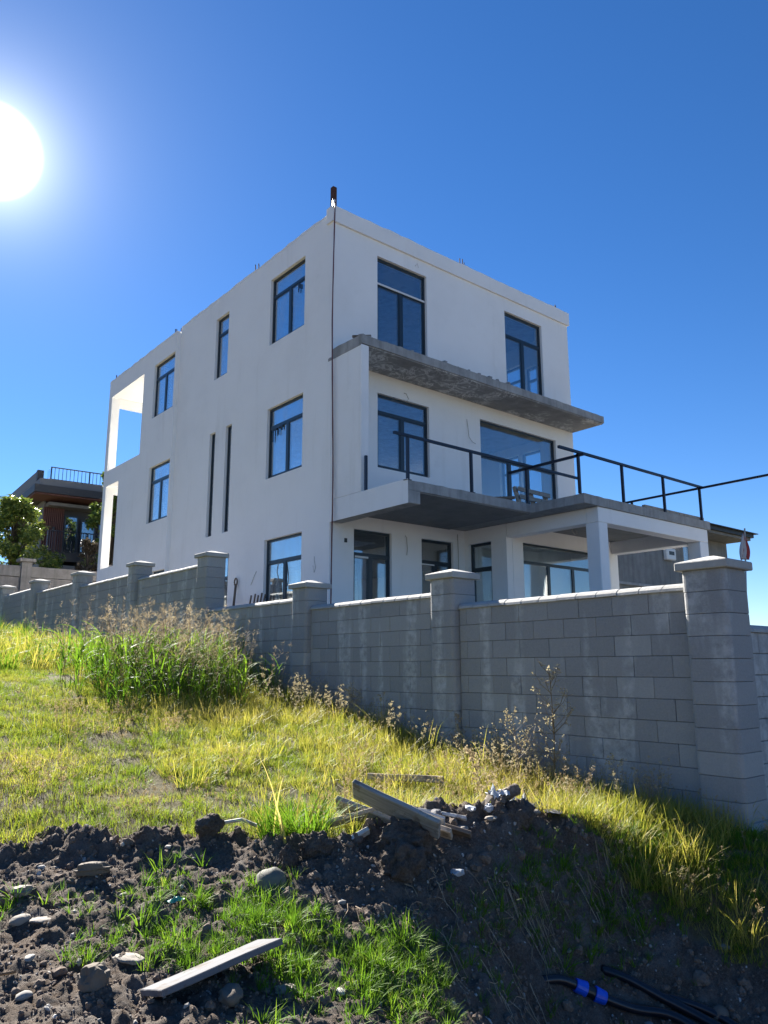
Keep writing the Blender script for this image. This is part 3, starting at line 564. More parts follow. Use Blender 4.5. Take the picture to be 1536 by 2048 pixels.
for k, u in enumerate((.12, .3, .75, 1.15, 1.5, 2.5, 2.95, 3.3, 3.65, 4.0, 4.3, 4.65)):
    o = link('concrete_chunk', ch[k % 4], None, (UB(u), lv(-.95)+random.uniform(-.03, .05), 6.85), CN); o.rotation_euler = (0, 0, random.random()*6)
    tag(o, ORD[k]+' small lump of rubble from the near corner along the upper slab edge', 'rubble', 'lumps of rubble along the upper slab edge')
o = slatbar(None, 'timber_beam', (UB(-.0), lv(-.75), 6.86), (UB(.35), lv(-.95), 6.90), .05, .05, MT['plank_dark']); tag(o, 'short dark offcut on the near corner of the upper slab', 'timber')
# ---- tools leaning on the house wall
sh = thing('shovel', (X0-.35, lv(3.55), -.1), 'long wooden shovel leaning on the white wall, D-shaped grip up', 'shovel')
slatbar(sh, 'handle', (X0-.42, lv(3.45), -.05), (X0-.06, lv(3.82), 1.98), .05, .05, MT['plank_dark'])
mb = MB(); q = Vector((X0-.06, lv(3.83), 2.03)); n_ = 10
mb.tube([tuple(q+Vector((0, .07*math.cos(a_), .09*math.sin(a_)))) for a_ in [2*math.pi*i/n_ for i in range(n_+1)]], .02, 6); mb.build('grip', MT['plank_dark'], sh)
MB().box(X0-.52, X0-.46, lv(3.22), lv(3.45), -.11, .18).build('blade', MT['rust'], sh)
for i, (v, z, tl) in enumerate(((2.98, 1.64, .10), (2.80, 1.66, .16), (2.66, 1.62, .14), (2.50, 1.66, .12), (2.34, 1.62, -.06), (2.1, 1.58, .05))):
    o = slatbar(None, 'wooden_stake', (X0-.5, lv(v-tl*1.5), -.1), (X0-.1, lv(v), z), .035, .03, MT['plank_dark']); tag(o, ORD[i]+' dark stake from the left among those leaning by the open ground floor window', 'stake', 'stakes leaning by the open ground floor window')
hf = thing('saw_horse', (X0-.4, lv(4.35), -.1), 'narrow timber frame with crosspiece standing behind the tall wall pillar', 'frame')
slatbar(hf, 'leg', (X0-.4, lv(4.15), -.1), (X0-.3, lv(4.2), 1.62), .05, .04, MT['plank']); slatbar(hf, 'leg', (X0-.4, lv(4.75), -.1), (X0-.3, lv(4.7), 1.5), .05, .04, MT['plank']); slatbar(hf, 'crosspiece', (X0-.32, lv(4.05), 1.32), (X0-.32, lv(4.85), 1.32), .05, .04, MT['plank'])
# ================================================================ concrete garage and flag on the right
ga = thing('concrete_garage', (UB(13.5), Y0+3, -.1), 'bare grey concrete garage with dark roof edge behind the porch', 'garage')
fixn(wall('Y', Y0+.1, Y0+.35, UB(9.6), UB(14.2), -.3, 3.7).build('wall', MT['garage'], ga)); fixn(wall('Y', Y0+.098, Y0+.35, UB(14.203), UB(17.4), -.3, 4.24, [(UB(14.4), UB(15.05), 3.2, 3.95)]).build('wall', MT['garage'], ga)); fixn(wall('X', UB(17.15), UB(17.4), Y0+.352, Y0+6, -.3, 4.24).build('wall', MT['garage'], ga)); fixn(wall('X', UB(9.6), UB(9.85), Y0+.352, Y0+6, -.3, 3.7).build('wall', MT['garage'], ga))
window(ga, 'Y', Y0+.098, 1, UB(14.4), UB(15.05), 3.2, 3.95, leaf=False)
MB().box(UB(14.6), UB(17.45), Y0-.75, Y0+6.5, 4.242, 4.33).build('eaves_slab', MT['garage'], ga); MB().box(UB(14.5), UB(17.5), Y0-.85, Y0+6.6, 4.333, 4.46).build('roof', MT['darkroof'], ga); MB().box(UB(14.3), UB(17.65), Y0-.95, Y0+6.6, 4.463, 4.49).build('roof_edge', MT['darkroof'], ga)
MB().box(UB(9.6), UB(13.6), Y0-.0, Y0+.098, 2.36, 2.44).build('ledge', CN, ga)
m_ = MB().box(UB(13.12), UB(13.66), Y0-.06, Y0+.095, 3.30, 3.68).build('meter_box', MT['whitebox'], ga, bevel=.03); MB().box(UB(13.24), UB(13.54), Y0-.068, Y0-.0605, 3.46, 3.58).build('meter_display', MT['black'], m_)
fl = thing('flag', (11.88, 5.6, -.1), 'furled red and white flag on a thin pole behind the near wall pillar', 'flag')
MB().bar((11.87, 5.62, -.1), (11.96, 5.5, 2.12), .012, 6).build('pole', MT['wire'], fl)
def cloth(name, mat, w0, off):
    mb = MB(); n = 14
    for k in range(n+1):
        f = k/n; z = 2.05-f*.40; w = w0*(.15+1.1*f*(1-.25*f)); c = Vector((11.955-.03*f+off, 5.51+.03*f, z))
        for j in range(5): a_ = j/4-.5; mb.v.append((c.x+a_*w, c.y+math.sin(j*2.2+f*4)*.035*(f+.2)-a_*w*.6, c.z-abs(a_)*.1+.03*math.sin(j*2)))
    for k in range(n):
        for j in range(4): a_ = k*5+j; mb.f.append((a_, a_+1, a_+6, a_+5))
    o = mb.build(name, mat, fl, smooth=True); so_ = o.modifiers.new('t', 'SOLIDIFY'); so_.thickness = .006
cloth('red_cloth', MT['flagred'], .16, 0); cloth('white_cloth', MT['flagwhite'], .09, -.05)
# ================================================================ block walls
WX = 6.57; CH, BL = .195, .40
def blockmesh(w, d, h, b=.003, wob=.002, seed=0):
    me = MB().box(-w/2, w/2, -d/2, d/2, 0, h).mesh('block'); bev(me, b); return me
bm_full = blockmesh(.20, BL-.006, CH-.006); bm_half = blockmesh(.20, BL/2-.006, CH-.006)
def pillar_block(w, d, h, r=.05):
    prof = []
    for cx_, cy_, a0 in ((w/2-r, d/2-r, 0), (-w/2+r, d/2-r, 90), (-w/2+r, -d/2+r, 180), (w/2-r, -d/2+r, 270)):
        for k in range(5): an = math.radians(a0+22.5*k); prof.append((cx_+r*math.cos(an), cy_+r*math.sin(an)))
    mb = MB(); n = len(prof); e = .003
    for z, s_ in ((0, 1-e*4), (e, 1), (h-e, 1), (h, 1-e*4)): mb.v += [(x_*s_, y_*s_, z) for x_, y_ in prof]
    for q in range(3): mb.f += [(q*n+k, q*n+(k+1) % n, (q+1)*n+(k+1) % n, (q+1)*n+k) for k in range(n)]
    mb.f += [tuple(range(n-1, -1, -1)), tuple(range(3*n, 4*n))]
    return mb.mesh('pillar_block')
pb_me = pillar_block(.42, .41, CH-.004, .05)
capm = bmesh.new()      # pillar cap: square slab with a low pyramid top
def capmesh(w):
    mb = MB().box(-w, w, -w, w, 0, .075); mb.f.pop(1); n = len(mb.v); mb.v += [(-.03, -.03, .135), (.03, -.03, .135), (.03, .03, .135), (-.03, .03, .135)]
    mb.f += [(4, 5, n+1, n), (5, 6, n+2, n+1), (6, 7, n+3, n+2), (7, 4, n, n+3), (n, n+1, n+2, n+3)]
    me = mb.mesh('pillar_cap'); bev(me, .008); return me
capm = capmesh(.245)
def copingmesh(L):
    mb = MB(); n = 8; H = .078; Wd = .125; m = 9
    for x in (-L/2, L/2):
        for k in range(n+1): a_ = math.pi*k/n; mb.v.append((Wd*math.cos(a_), x, H*math.sin(a_)))
    mb.f += [(k, k+1, n+2+k, n+1+k) for k in range(n)]+[tuple(range(n, -1, -1)), tuple(range(n+1, 2*n+2)), (n, 0, n+1, 2*n+1)]
    me = mb.mesh('coping_stone'); bev(me, .004, ang=60); return me
cop = copingmesh(.245)
bw = thing('boundary_wall', (WX, 10, -.6), 'long stepped grey concrete block wall with capped pillars running up the slope beside the house', 'wall')
sections = [(3.60, 6.52, .75), (6.95, 9.67, .92), (10.09, 13.02, 1.07), (13.44, 16.48, 1.96), (16.90, 20.34, 2.10), (20.76, 24.23, 2.235), (24.65, 28.05, 2.37), (28.47, 31.9, 2.5)]
pillars = [(3.39, .835), (6.735, 1.045), (9.88, 1.18), (13.23, 2.035), (16.69, 2.215), (20.55, 2.36), (24.44, 2.49), (28.26, 2.62)]
cnt = 0; rest = MB()
def inst(name, me, parent, loc, rot=(0, 0, 0), mat=None):
    o = link(name, me, parent, loc, mat); o.rotation_euler = rot; return o
bm_cut = {}
for si, (ya, yb_, zt) in enumerate(sections):
    top = zt-.078; row = 0; g0 = min(gz(WX-.3, ya), gz(WX-.3, yb_))-.12
    off = (si*.13) % .4
    while top-(row+1)*CH > g0-.25:
        z0 = top-(row+1)*CH; y = ya-(BL/2 if row % 2 else 0)-off
        while y < yb_:
            c0, c1 = max(y, ya), min(y+BL, yb_)
            if c1-c0 > .03 and z0+CH > gz(WX-.12, (c0+c1)/2)-.15:
                L = round(c1-c0, 2)
                if L not in bm_cut: bm_cut[L] = blockmesh(.20, L-.004, CH-.004)
                jx = random.gauss(0, .0016)
                if cnt < 296: inst('block', bm_cut[L], bw, (WX+.10+jx, (c0+c1)/2, z0+.002), (0, 0, random.gauss(0, .002)), MT['block']); cnt += 1
                else: rest.box(WX+jx, WX+.2, c0+.003, c1-.003, z0+.003, z0+CH-.003)
            y += BL
        row += 1
    MB().box(WX+.02, WX+.18, ya-.02, yb_+.02, g0-.6, top-.012).build('mortar_bed', MT['mortar'], bw)
    n = max(1, round((yb_-ya)/.25)); st = (yb_-ya)/n
    if si < 6:
        for k in range(n): o = inst('coping_stone', cop, bw, (WX+.10, ya+(k+.5)*st, top-.002+random.gauss(0, .0015)), (random.gauss(0, .006), 0, random.gauss(0, .006)), MT['cap']); o.scale = (1, st/.248, 1)
    else:
        mb = MB()
        for k in range(n): mb.bar((WX+.1, ya+k*st+.003, top+.01), (WX+.1, ya+(k+1)*st-.003, top+.01), .1, 10)
        tag(mb.build('coping_stone', MT['cap'], bw), kind='stuff')
tag(rest.build('block', MT['block'], bw), kind='stuff')
for yc, zb in pillars:
    pr = link('pillar', MB().box(WX-.07, WX+.29, yc-.18, yc+.18, gz(WX-.2, yc)-.5, zb-.01).mesh('pillar', (WX+.11, yc, zb)), bw, (WX+.11, yc, zb), MT['mortar'])
    k = 0
    while zb-(k+1)*CH > gz(WX-.2, yc)-.25:
        inst('block', pb_me, pr, (WX+.11+random.gauss(0, .002), yc+random.gauss(0, .002), zb-(k+1)*CH+.003), (0, 0, random.gauss(0, .003)), MT['block']); k += 1
    inst('cap', capm, pr, (WX+.11, yc, zb), (0, 0, 0), MT['cap'])
mb = MB().box(6.44, 6.95, 3.12, 3.54, -2.1, -1.27); o = mb.build('footing', MT['concrete'], bw, bevel=.03)
# side wall turning the corner behind the near pillar
sw = thing('side_wall', (9, 3.4, -.6), 'lower grey block wall turning away to the right from the near corner pillar', 'wall')
YW = 3.33; z0 = .30
bm_y = MB().box(-BL/2+.003, BL/2-.003, -.1, .1, 0, CH-.006).mesh('block'); bev(bm_y, .006)
cop2 = copingmesh(.245)
for row in range(9):
    x = 6.89-(BL/2 if row % 2 else 0)
    while x < 13:
        c0 = max(x, 6.89)
        if c0 == x: inst('block', bm_y, sw, (x+BL/2, YW+.1, z0-(row+1)*CH+.003), (0, 0, 0), MT['block'])
        else: inst('block', MB().box(-.1+.003, .1-.003, -.1, .1, 0, CH-.006).mesh('block'), sw, (6.99, YW+.1, z0-(row+1)*CH+.003), (0, 0, 0), MT['block'])
        x += BL
for k in range(24): inst('coping_stone', cop2, sw, (6.93+.125+k*.25, YW+.1, z0-.002), (0, 0, math.pi/2), MT['cap'])
MB().box(6.88, 13.0, YW+.02, YW+.18, -2.2, z0-.012).build('mortar_bed', MT['mortar'], sw)
br = thing('bracket', (6.93, 3.18, .45), 'small dark metal bracket sticking out of the near pillar side', 'bracket')
MB().box(6.90, 6.935, 3.24, 3.40, .30, .74).build('plate', MT['garage'], br); MB().box(6.936, 6.99, 3.30, 3.33, .47, .50).build('pin', MT['metal'], br)
# rear retaining wall with panel bands and pillars
rw = thing('rear_wall', (10, 33.3, .8), 'weathered brown grey concrete panel wall across the top of the plot', 'wall')
x = -2.0
while x < 24:
    for k in range(7):
        z1 = 4.06-k*.46; o = MB().box(x+.2, x+3.3, 33.2+random.uniform(0, .03), 33.38, z1-.445, z1).build('panel', MT['rear'], rw, bevel=.012)
    pr = MB().box(x-.2, x+.2, 33.1, 33.45, .3, 4.22).build('post', MT['rear'], rw, bevel=.01); MB().box(x-.32, x+.32, 33.0, 33.55, 4.222, 4.36).build('cap', MT['rear'], pr, bevel=.02); x += 3.5
# ================================================================ dark modern house up the hill
HO = Vector((11.69, 43.04, 0)); HA = math.radians(93.3); da = Vector((math.sin(HA), math.cos(HA), 0)); db = Vector((-da.y, da.x, 0))
dh = thing('dark_house', (15, 46, 2), 'dark modern house with roof terrace and red brown slatted cladding on the hill behind', 'house')
def hb(name, mat, a0, a1, b0, b1, z0, z1, parent=None, mb=None, raw=False):
    m_ = mb or MB(); n = len(m_.v)
    for z in (z0, z1):
        for a_, b_ in ((a0, b0), (a1, b0), (a1, b1), (a0, b1)): v = HO+da*a_+db*b_; m_.v.append((v.x, v.y, z))
    m_.f += [tuple(n+i for i in q) for q in ((3, 2, 1, 0), (4, 5, 6, 7), (0, 1, 5, 4), (1, 2, 6, 5), (2, 3, 7, 6), (3, 0, 4, 7))]
    return m_ if raw else m_.build(name, mat, parent or dh)
hb('wall', MT['housegrey'], 0, .1, .35, 9, 2.5, 9.0); hb('wall', MT['housedark'], .1, 9, .6, 9, 2.5, 9.0)
hb('wall', MT['housedark'], -.1, 9, .2, .59, 1.5, 4.9); hb('floor_slab', MT['housegrey'], -.1, 9.5, -1.2, .3, 5.0, 5.3); hb('floor_slab', MT['housedark'], -.2, 9.5, -1.3, .5, 5.5, 5.98)
hb('roof_slab', MT['housedark'], -.9, 10, -1.5, 10, 9.05, 9.45); hb('roof_slab', MT['housegrey'], -.6, 10, -1.2, 9.9, 9.46, 9.86); hb('soffit', MT['slat'], -.85, 9.9, -1.4, .5, 8.96, 9.04)
hb('soffit_band', MT['housegrey'], .1, 9, -.4, .58, 8.62, 8.8)
hb('parapet', MT['housegrey'], -.6, -.4, -.2, 10, 9.87, 10.42); hb('parapet_post', MT['housedark'], -.62, -.3, -.5, -.2, 9.87, 10.45)
for k in range(11): hb('slat', MT['slat'], .02+k*.1, .09+k*.1, .30, .5, 6.0, 8.62)
hb('wall', MT['housedark'], .0, 1.13, .5, .6, 6, 8.62)
for a0, a1, zt in ((1.15, 1.9, 8.3), (2.05, 2.85, 8.1), (3.0, 3.8, 8.2), (3.9, 5.0, 8.2)):
    mb = MB(); hb('', 0, a0, a0+.07, .4, .52, 6, zt, mb=mb, raw=True); hb('', 0, a1-.07, a1, .4, .52, 6, zt, mb=mb, raw=True); hb('', 0, a0+.07, a1-.07, .4, .52, zt-.08, zt, mb=mb, raw=True); f = mb.build('window', MT['frame'], dh); hb('pane', MT['glass'], a0+.07, a1-.07, .44, .46, 6, zt-.08, f)
hb('wall_lamp', MT['black'], .5, .62, .18, .29, 7.3, 7.55)
def rail(name, a0, a1, b, z0, z1, step=.14, skipends=False):
    root = link(name, hb('', 0, a0, a1, b-.03, b+.03, z1-.05, z1, raw=True).mesh(name, ORG[dh.name]), dh, ORG[dh.name], MT['metal'])
    hb('lower_bar', MT['metal'], a0, a1, b-.02, b+.02, z0+.06, z0+.09, root)
    a_ = a0
    while a_ < a1: hb('bar', MT['metal'], a_, a_+.025, b-.012, b+.012, z0+.06, z1-.05, root); a_ += step
    for a_ in np.arange(a0, a1+.01, 2.0): hb('post', MT['metal'], a_, a_+.06, b-.03, b+.03, z0, z1, root)
rail('roof_railing', -.05, 7.0, -.9, 9.87, 10.62, .2); rail('balcony_railing', .0, 7.0, -1.1, 6.0, 7.15, .13)
hb('glass_screen', MT['glass'], -.07, -.05, -.9, -.2, 9.9, 10.55)
mb = MB()      # slanted slatted stair house
for k in range(22): a_ = 2.6+k*.25; hb('slat', MT['slat'], a_, a_+.2, 1.0, 1.3, 9.87, 9.95+min(1.9, k*.145))
hb('slat_roof', MT['housedark'], 4.9, 9, .9, 5, 11.86, 12.0)
# ================================================================ plants
def leaves(n, centers, size, asp=.5, flat=0.0, jit=1.0):
    """n leaf-sized kite faces in clumps round the given centres (x, y, z, r)"""
    c = np.array(centers); w = c[:, 3]**2; k = rng.choice(len(c), n, p=w/w.sum())
    d = rng.normal(size=(n, 3)); d /= np.linalg.norm(d, axis=1)[:, None]; rad = rng.random(n)**.45
    p = c[k, :3]+d*(rad*c[k, 3])[:, None]*np.array([1, 1, .85])
    a = rng.normal(size=(n, 3)); a[:, 2] = a[:, 2]*.6-.35; a /= np.linalg.norm(a, axis=1)[:, None]
    b = np.cross(a, rng.normal(size=(n, 3))+np.array([0, 0, 1.0])); b /= np.linalg.norm(b, axis=1)[:, None]; L = size*rng.uniform(.6, 1.25, n)[:, None]
    V = np.stack([p, p+a*L*.45+b*L*asp*.5, p+a*L, p+a*L*.45-b*L*asp*.5], 1)
    return V, rng.random(n)
def leafobj(name, V, tone, mat, parent, og=None):
    n = len(V); og = Vector(og) if og is not None else ORG[parent.name]; me = bpy.data.meshes.new(name)
    me.from_pydata((V.reshape(-1, 3)-np.array(og)).tolist(), [], np.arange(n*4).reshape(-1, 4).tolist()); at = me.attributes.new('tone', 'FLOAT', 'POINT'); at.data.foreach_set('value', np.repeat(tone, 4)); me.update()
    return link(name, me, parent, og, mat)
def tree(name, base, H, cr, nclump, nleaf, size, mat, label, cat='tree', low=.3, asp=.5, group=None):
    b = Vector(base); t_ = thing(name, b, label, cat, group); mb = MB(); cs = []
    trunk = [b+Vector((0, 0, -.2)), b+Vector((.05*H*.2, 0, H*.3)), b+Vector((0, .04*H, H*.55)), b+Vector((.02, 0, H*.85))]
    mb.tube(trunk, [H*.022, H*.018, H*.012, H*.004], 7)
    for k in range(nclump):
        an = random.random()*6.283; hh = low+(1-low)*random.random()**.8; rr = cr*math.sqrt(random.random())*(1-.75*max(0, hh-.45)/.55)
        c = b+Vector((rr*math.cos(an), rr*math.sin(an), H*hh)); r_1 = random.uniform(.16, .30)*cr*(1.15-.4*hh); cs.append((c.x, c.y, c.z, r_1))
        s = b+Vector((0, 0, H*max(.12, hh*.6))); mb.tube([s, s.lerp(c, .5)+Vector((0, 0, .04*H)), c], [H*.008, H*.005, H*.002], 5)
    mb.build('trunk', MT['trunk'], t_, smooth=True); V, tn = leaves(nleaf, cs, size, asp); leafobj('crown', V, tn, MT[mat], t_); return t_
tree('tree', (8.95, 37.2, 2.6), 4.9, 2.0, 70, 15000, .17, 'leaf', 'large dense green tree with yellowing top in front of the dark house')
tree('tree', (6.6, 36.8, 2.4), 4.3, 1.7, 45, 9000, .17, 'leaf', 'lower dark green tree left of the yellowing tree, partly cut by the picture edge')
tree('tree', (13.7, 38.2, 2.8), 6.9, 1.5, 60, 12000, .20, 'leaf', 'tall bright green tree half hidden behind the back corner of the white house', low=.2)
tree('shrub', (11.6, 35.2, 2.6), 3.1, .95, 34, 2600, .16, 'leafred', 'open shrub with pale dusky leaves above the rear wall', 'shrub', asp=.6)
# ---- grass tuft prototypes, kept in unlinked collections and scattered as stuff
def blade(vs, fs, tn, base, yaw, L, wd, bend, tone, seg=3, lean=0.0):
    n = len(vs); dx, dy = math.cos(yaw), math.sin(yaw); px, py = -dy, dx
    for k in range(seg+1):
        f = k/seg; th = lean+bend*f; r = L*(f*math.sin(lean)+ (1-math.cos(bend*f))/max(bend, .05)*.9); h = L*(math.sin(min(bend*f, 2.6))/max(bend, .05)*math.cos(lean) if bend > .05 else f*math.cos(lean))
        w2 = wd*.5*(1-f**1.6) if k < seg else 0
        c = (base[0]+dx*r, base[1]+dy*r, base[2]+h)
        if k < seg: vs += [(c[0]-px*w2, c[1]-py*w2, c[2]), (c[0]+px*w2, c[1]+py*w2, c[2]+wd*.15)]
        else: vs.append(c)
        if k: 
            i = n+(k-1)*2
            fs.append((i, i+1, i+3, i+2) if k < seg else (i, i+1, i+2))
    tn += [min(1, max(0, tone+.10*(k//2)/seg)) for k in range(len(vs)-n)]
def tuft(name, nb, rad, L, wd, bend, mat, seg=3, tone=(.2, .8), leanmax=.5, Lvar=.35):
    vs, fs, tn = [], [], []
    for _ in range(nb):
        an = random.random()*6.283; r = rad*math.sqrt(random.random()); l = L*random.uniform(1-Lvar, 1+Lvar)
        blade(vs, fs, tn, (r*math.cos(an), r*math.sin(an), -.01), an+random.gauss(0, .8), l, wd*random.uniform(.7, 1.2), random.uniform(.15, bend), random.uniform(*tone), seg, random.uniform(0, leanmax))
    m_ = MB(); m_.v, m_.f, m_.t = vs, fs, tn; me = m_.mesh(name); me.materials.append(MT[mat]); return bpy.data.objects.new(name, me)
def plume_stalk(vs_, fs_, tn_, base, H, lean, yaw, r=.0035, plume=.28, spread=.10, nb=40, seedlen=.012):
    m_ = MB(); d = Vector((math.cos(yaw)*lean, math.sin(yaw)*lean, 1)).normalized(); b = Vector(base); pts = [b+d*H*f+Vector((math.cos(yaw), math.sin(yaw), -.2))*lean*H*.5*f*f for f in (0, .3, .6, .85, 1)]
    m_.tube(pts, [r, r*.9, r*.7, r*.45, r*.2], 3); n = len(vs_); vs_ += m_.v; fs_ += [tuple(n+i for i in f) for f in m_.f]; tn_ += [.3]*len(m_.v)
    for k in range(nb):
        f = 1-plume*random.random()/1.0*(1/ max(H, .1))*H; f = max(.4, f); p = pts[0].lerp(pts[-1], f)
        j = min(3, int(f*4)); p = pts[-1].lerp(pts[-2], min(1, (1-f)/.15*.5)) if f > .85 else p
        an = random.random()*6.283; s = spread*(1-(f-(1-plume))/plume*.75)*random.uniform(.5, 1.1); q = p+Vector((math.cos(an)*s, math.sin(an)*s, s*random.uniform(.3, 1.0)))
        w = Vector((-math.sin(an), math.cos(an), 0))*.0011; n = len(vs_); vs_ += [tuple(p-w), tuple(p+w), tuple(q+w), tuple(q-w)]; fs_.append((n, n+1, n+2, n+3)); tn_ += [.5]*4
        for m in range(5):
            g = .35+.65*random.random(); c = p.lerp(q, g)+Vector((random.gauss(0, .004), random.gauss(0, .004), random.gauss(0, .004))); e = Vector((random.gauss(0, 1), random.gauss(0, 1), random.gauss(0, 1)-.6)).normalized()*seedlen; u = e.cross(Vector((random.random(), 1, .3))).normalized()*seedlen*.3
            n = len(vs_); vs_ += [tuple(c), tuple(c+e*.5+u), tuple(c+e), tuple(c+e*.5-u)]; fs_.append((n, n+1, n+2, n+3)); tn_ += [random.uniform(.3, 1)]*4
def mixobj(name, parts):
    """parts: list of (v, f, tone, material)"""
    me = bpy.data.meshes.new(name); v = []; f = []; t_ = []; mi = []
    for i, (a, b, c, m_) in enumerate(parts): n = len(v); v += a; f += [tuple(n+k for k in q) for q in b]; t_ += c; mi += [i]*len(b)
    me.from_pydata(v, [], f); me.polygons.foreach_set('material_index', mi); at = me.attributes.new('tone', 'FLOAT', 'POINT'); at.data.foreach_set('value', t_)
    for p_ in parts: me.materials.append(MT[p_[3]])
    me.update(); return bpy.data.objects.new(name, me)
def reed(name):
    gv, gf, gt, sv, sf, st = [], [], [], [], [], []
    for k in range(7):
        an = random.random()*6.283; r = .2*math.sqrt(random.random()); b = (r*math.cos(an), r*math.sin(an), 0); H = random.uniform(.85, 1.5)
        plume_stalk(sv, sf, st, b, H, random.uniform(.02, .16), random.random()*6.28, .0045, .30, .12, 15, .011)
        for m in range(5): z = H*random.uniform(.02, .55); blade(gv, gf, gt, (b[0], b[1], z), random.random()*6.28, random.uniform(.3, .6), random.uniform(.014, .028), random.uniform(1.1, 2.5), random.uniform(.1, 1), 5, random.uniform(.1, .4))
    for k in range(11): an = random.random()*6.283; r = .24*random.random(); blade(gv, gf, gt, (r*math.cos(an), r*math.sin(an), 0), an, random.uniform(.35, .75), random.uniform(.012, .024), random.uniform(.9, 2.4), random.uniform(0, .8), 5, random.uniform(0, .3))
    return mixobj(name, [(gv, gf, gt, 'green'), (sv, sf, st, 'plume')])
def oats(name):
    sv, sf, st, gv, gf, gt = [], [], [], [], [], []
    for k in range(4):
        an = random.random()*6.283; r = .06*random.random(); b = (r*math.cos(an), r*math.sin(an), 0)
        plume_stalk(sv, sf, st, b, random.uniform(.3, .6), random.uniform(.1, .4), random.random()*6.28, .0018, .45, .06, 8, .016)
    for k in range(8): blade(gv, gf, gt, (random.gauss(0, .03), random.gauss(0, .03), 0), random.random()*6.28, random.uniform(.15, .35), .005, random.uniform(.5, 1.5), random.uniform(.4, 1), 4, .3)
    return mixobj(name, [(sv, sf, st, 'oat'), (gv, gf, gt, 'long')])
def scatter(name, protos, P, scl, rot, label):
    """stuff: points mesh + geometry nodes instancing of the prototypes"""
    P = np.asarray(P, float); n = len(P); col = bpy.data.collections.new(name+'_source'); [col.objects.link(o) for o in protos]
    me = bpy.data.meshes.new(name); me.vertices.add(n); me.vertices.foreach_set('co', P.ravel())
    for nm, ty, val in (('scl', 'FLOAT', np.asarray(scl, float)), ('idx', 'INT', rng.integers(0, len(protos), n).astype(np.int32))): a_ = me.attributes.new(nm, ty, 'POINT'); a_.data.foreach_set('value', val)
    a_ = me.attributes.new('rot', 'FLOAT_VECTOR', 'POINT'); a_.data.foreach_set('vector', np.asarray(rot, float).ravel())
    o = link(name, me); tag(o, label, None, None, 'stuff')
    ng = bpy.data.node_groups.new(name+'_scatter', 'GeometryNodeTree'); ng.interface.new_socket('Geometry', in_out='INPUT', socket_type='NodeSocketGeometry'); ng.interface.new_socket('Geometry', in_out='OUTPUT', socket_type='NodeSocketGeometry')
    A = ng.nodes.new; B = ng.links.new; gi = A('NodeGroupInput'); go = A('NodeGroupOutput'); ip = A('GeometryNodeInstanceOnPoints'); ci = A('GeometryNodeCollectionInfo')
    ci.inputs['Collection'].default_value = col; ci.inputs['Separate Children'].default_value = True; ci.inputs['Reset Children'].default_value = True
    def na(nm, ty): q = A('GeometryNodeInputNamedAttribute'); q.data_type = ty; q.inputs['Name'].default_value = nm; return q.outputs['Attribute']
    er = A('FunctionNodeEulerToRotation'); B(na('rot', 'FLOAT_VECTOR'), er.inputs[0])
    B(gi.outputs[0], ip.inputs['Points']); B(ci.outputs[0], ip.inputs['Instance']); ip.inputs['Pick Instance'].default_value = True
    B(na('idx', 'INT'), ip.inputs['Instance Index']); B(er.outputs[0], ip.inputs['Rotation']); B(na('scl', 'FLOAT'), ip.inputs['Scale']); B(ip.outputs[0], go.inputs[0])
    md = o.modifiers.new('scatter', 'NODES'); md.node_group = ng; return o
def spts(n, s0, s1, tlo, thi, pw=1.0):
    """random ground points in view coordinates, area-uniform"""
    s = np.sqrt(rng.uniform(s0*s0, s1*s1, n)); r = rng.uniform(tlo, thi, n); t = s*r; x, y = to_xy(s, t); return x, y, s, t
def nzv(x, y, f, o=0): return np.array([noise.noise((a_*f, b_*f, o)) for a_, b_ in zip(x, y)])
def xyz(x, y, dz=-.004): return np.stack([x, y, bil(x, y)+dz], -1)
def rr(n, tilt=.12): return np.stack([rng.normal(0, tilt, n), rng.normal(0, tilt, n), rng.uniform(0, 6.283, n)], -1)
inpl = lambda x, y: (x < WX-.06) | (y < 3.15)
# short turf
lawnp = [tuft('lawn_tuft', 26, .07, .075, .0050, 1.4, 'lawn', 3, (0, 1), .6) for _ in range(6)]
x, y, s, t = spts(34000, 4.6, 16, -.72, .85); keep = (soilat(x, y) < .5) & inpl(x, y) & (rng.random(len(x)) < np.clip(1.35-(s-5)/13, .25, 1))
bare = nzv(x, y, .9, 4)+.5*nzv(x, y, 3.5, 9); keep &= (bare < .46+.3*np.clip((t+.5)/2, 0, 1))
x, y, s, t = x[keep], y[keep], s[keep], t[keep]
scatter('lawn_grass', lawnp, xyz(x, y), rng.uniform(.6, 1.25, len(x))*(1+.25*nzv(x, y, 1.5, 2)), rr(len(x)), 'short yellow green turf on the sunlit slope')
# longer straw-green grass: along the wall and over the middle of the slope
longp = [tuft('long_tuft', 22, .07, .20, .0055, 1.6, 'long', 4, (0, 1), .5) for _ in range(6)]
x, y, s, t = spts(26000, 4.6, 17, -.72, .85); dw = np.where(y > 3.2, WX-x, 9)     # distance to the wall
pr = np.clip(1.1-dw/2.6, 0, 1)+np.clip(1-np.hypot((t+.0)/1.3, (s-6.3)/.9), 0, 1)*.9+np.clip(nzv(x, y, 1.1, 12)-.12, 0, 1)*.9+np.clip((2.2-np.abs(t-1.6))/2.2, 0, 1)*np.clip((7.2-s)/1.2, 0, 1)*.8
keep = (soilat(x, y) < .5) & inpl(x, y) & (rng.random(len(x)) < pr*np.clip(1.4-(s-5)/10, .3, 1)); x, y, s, t = x[keep], y[keep], s[keep], t[keep]
scatter('long_grass', longp, xyz(x, y), rng.uniform(.55, 1.3, len(x)), rr(len(x)), 'longer straw coloured grass on the slope and along the foot of the wall')
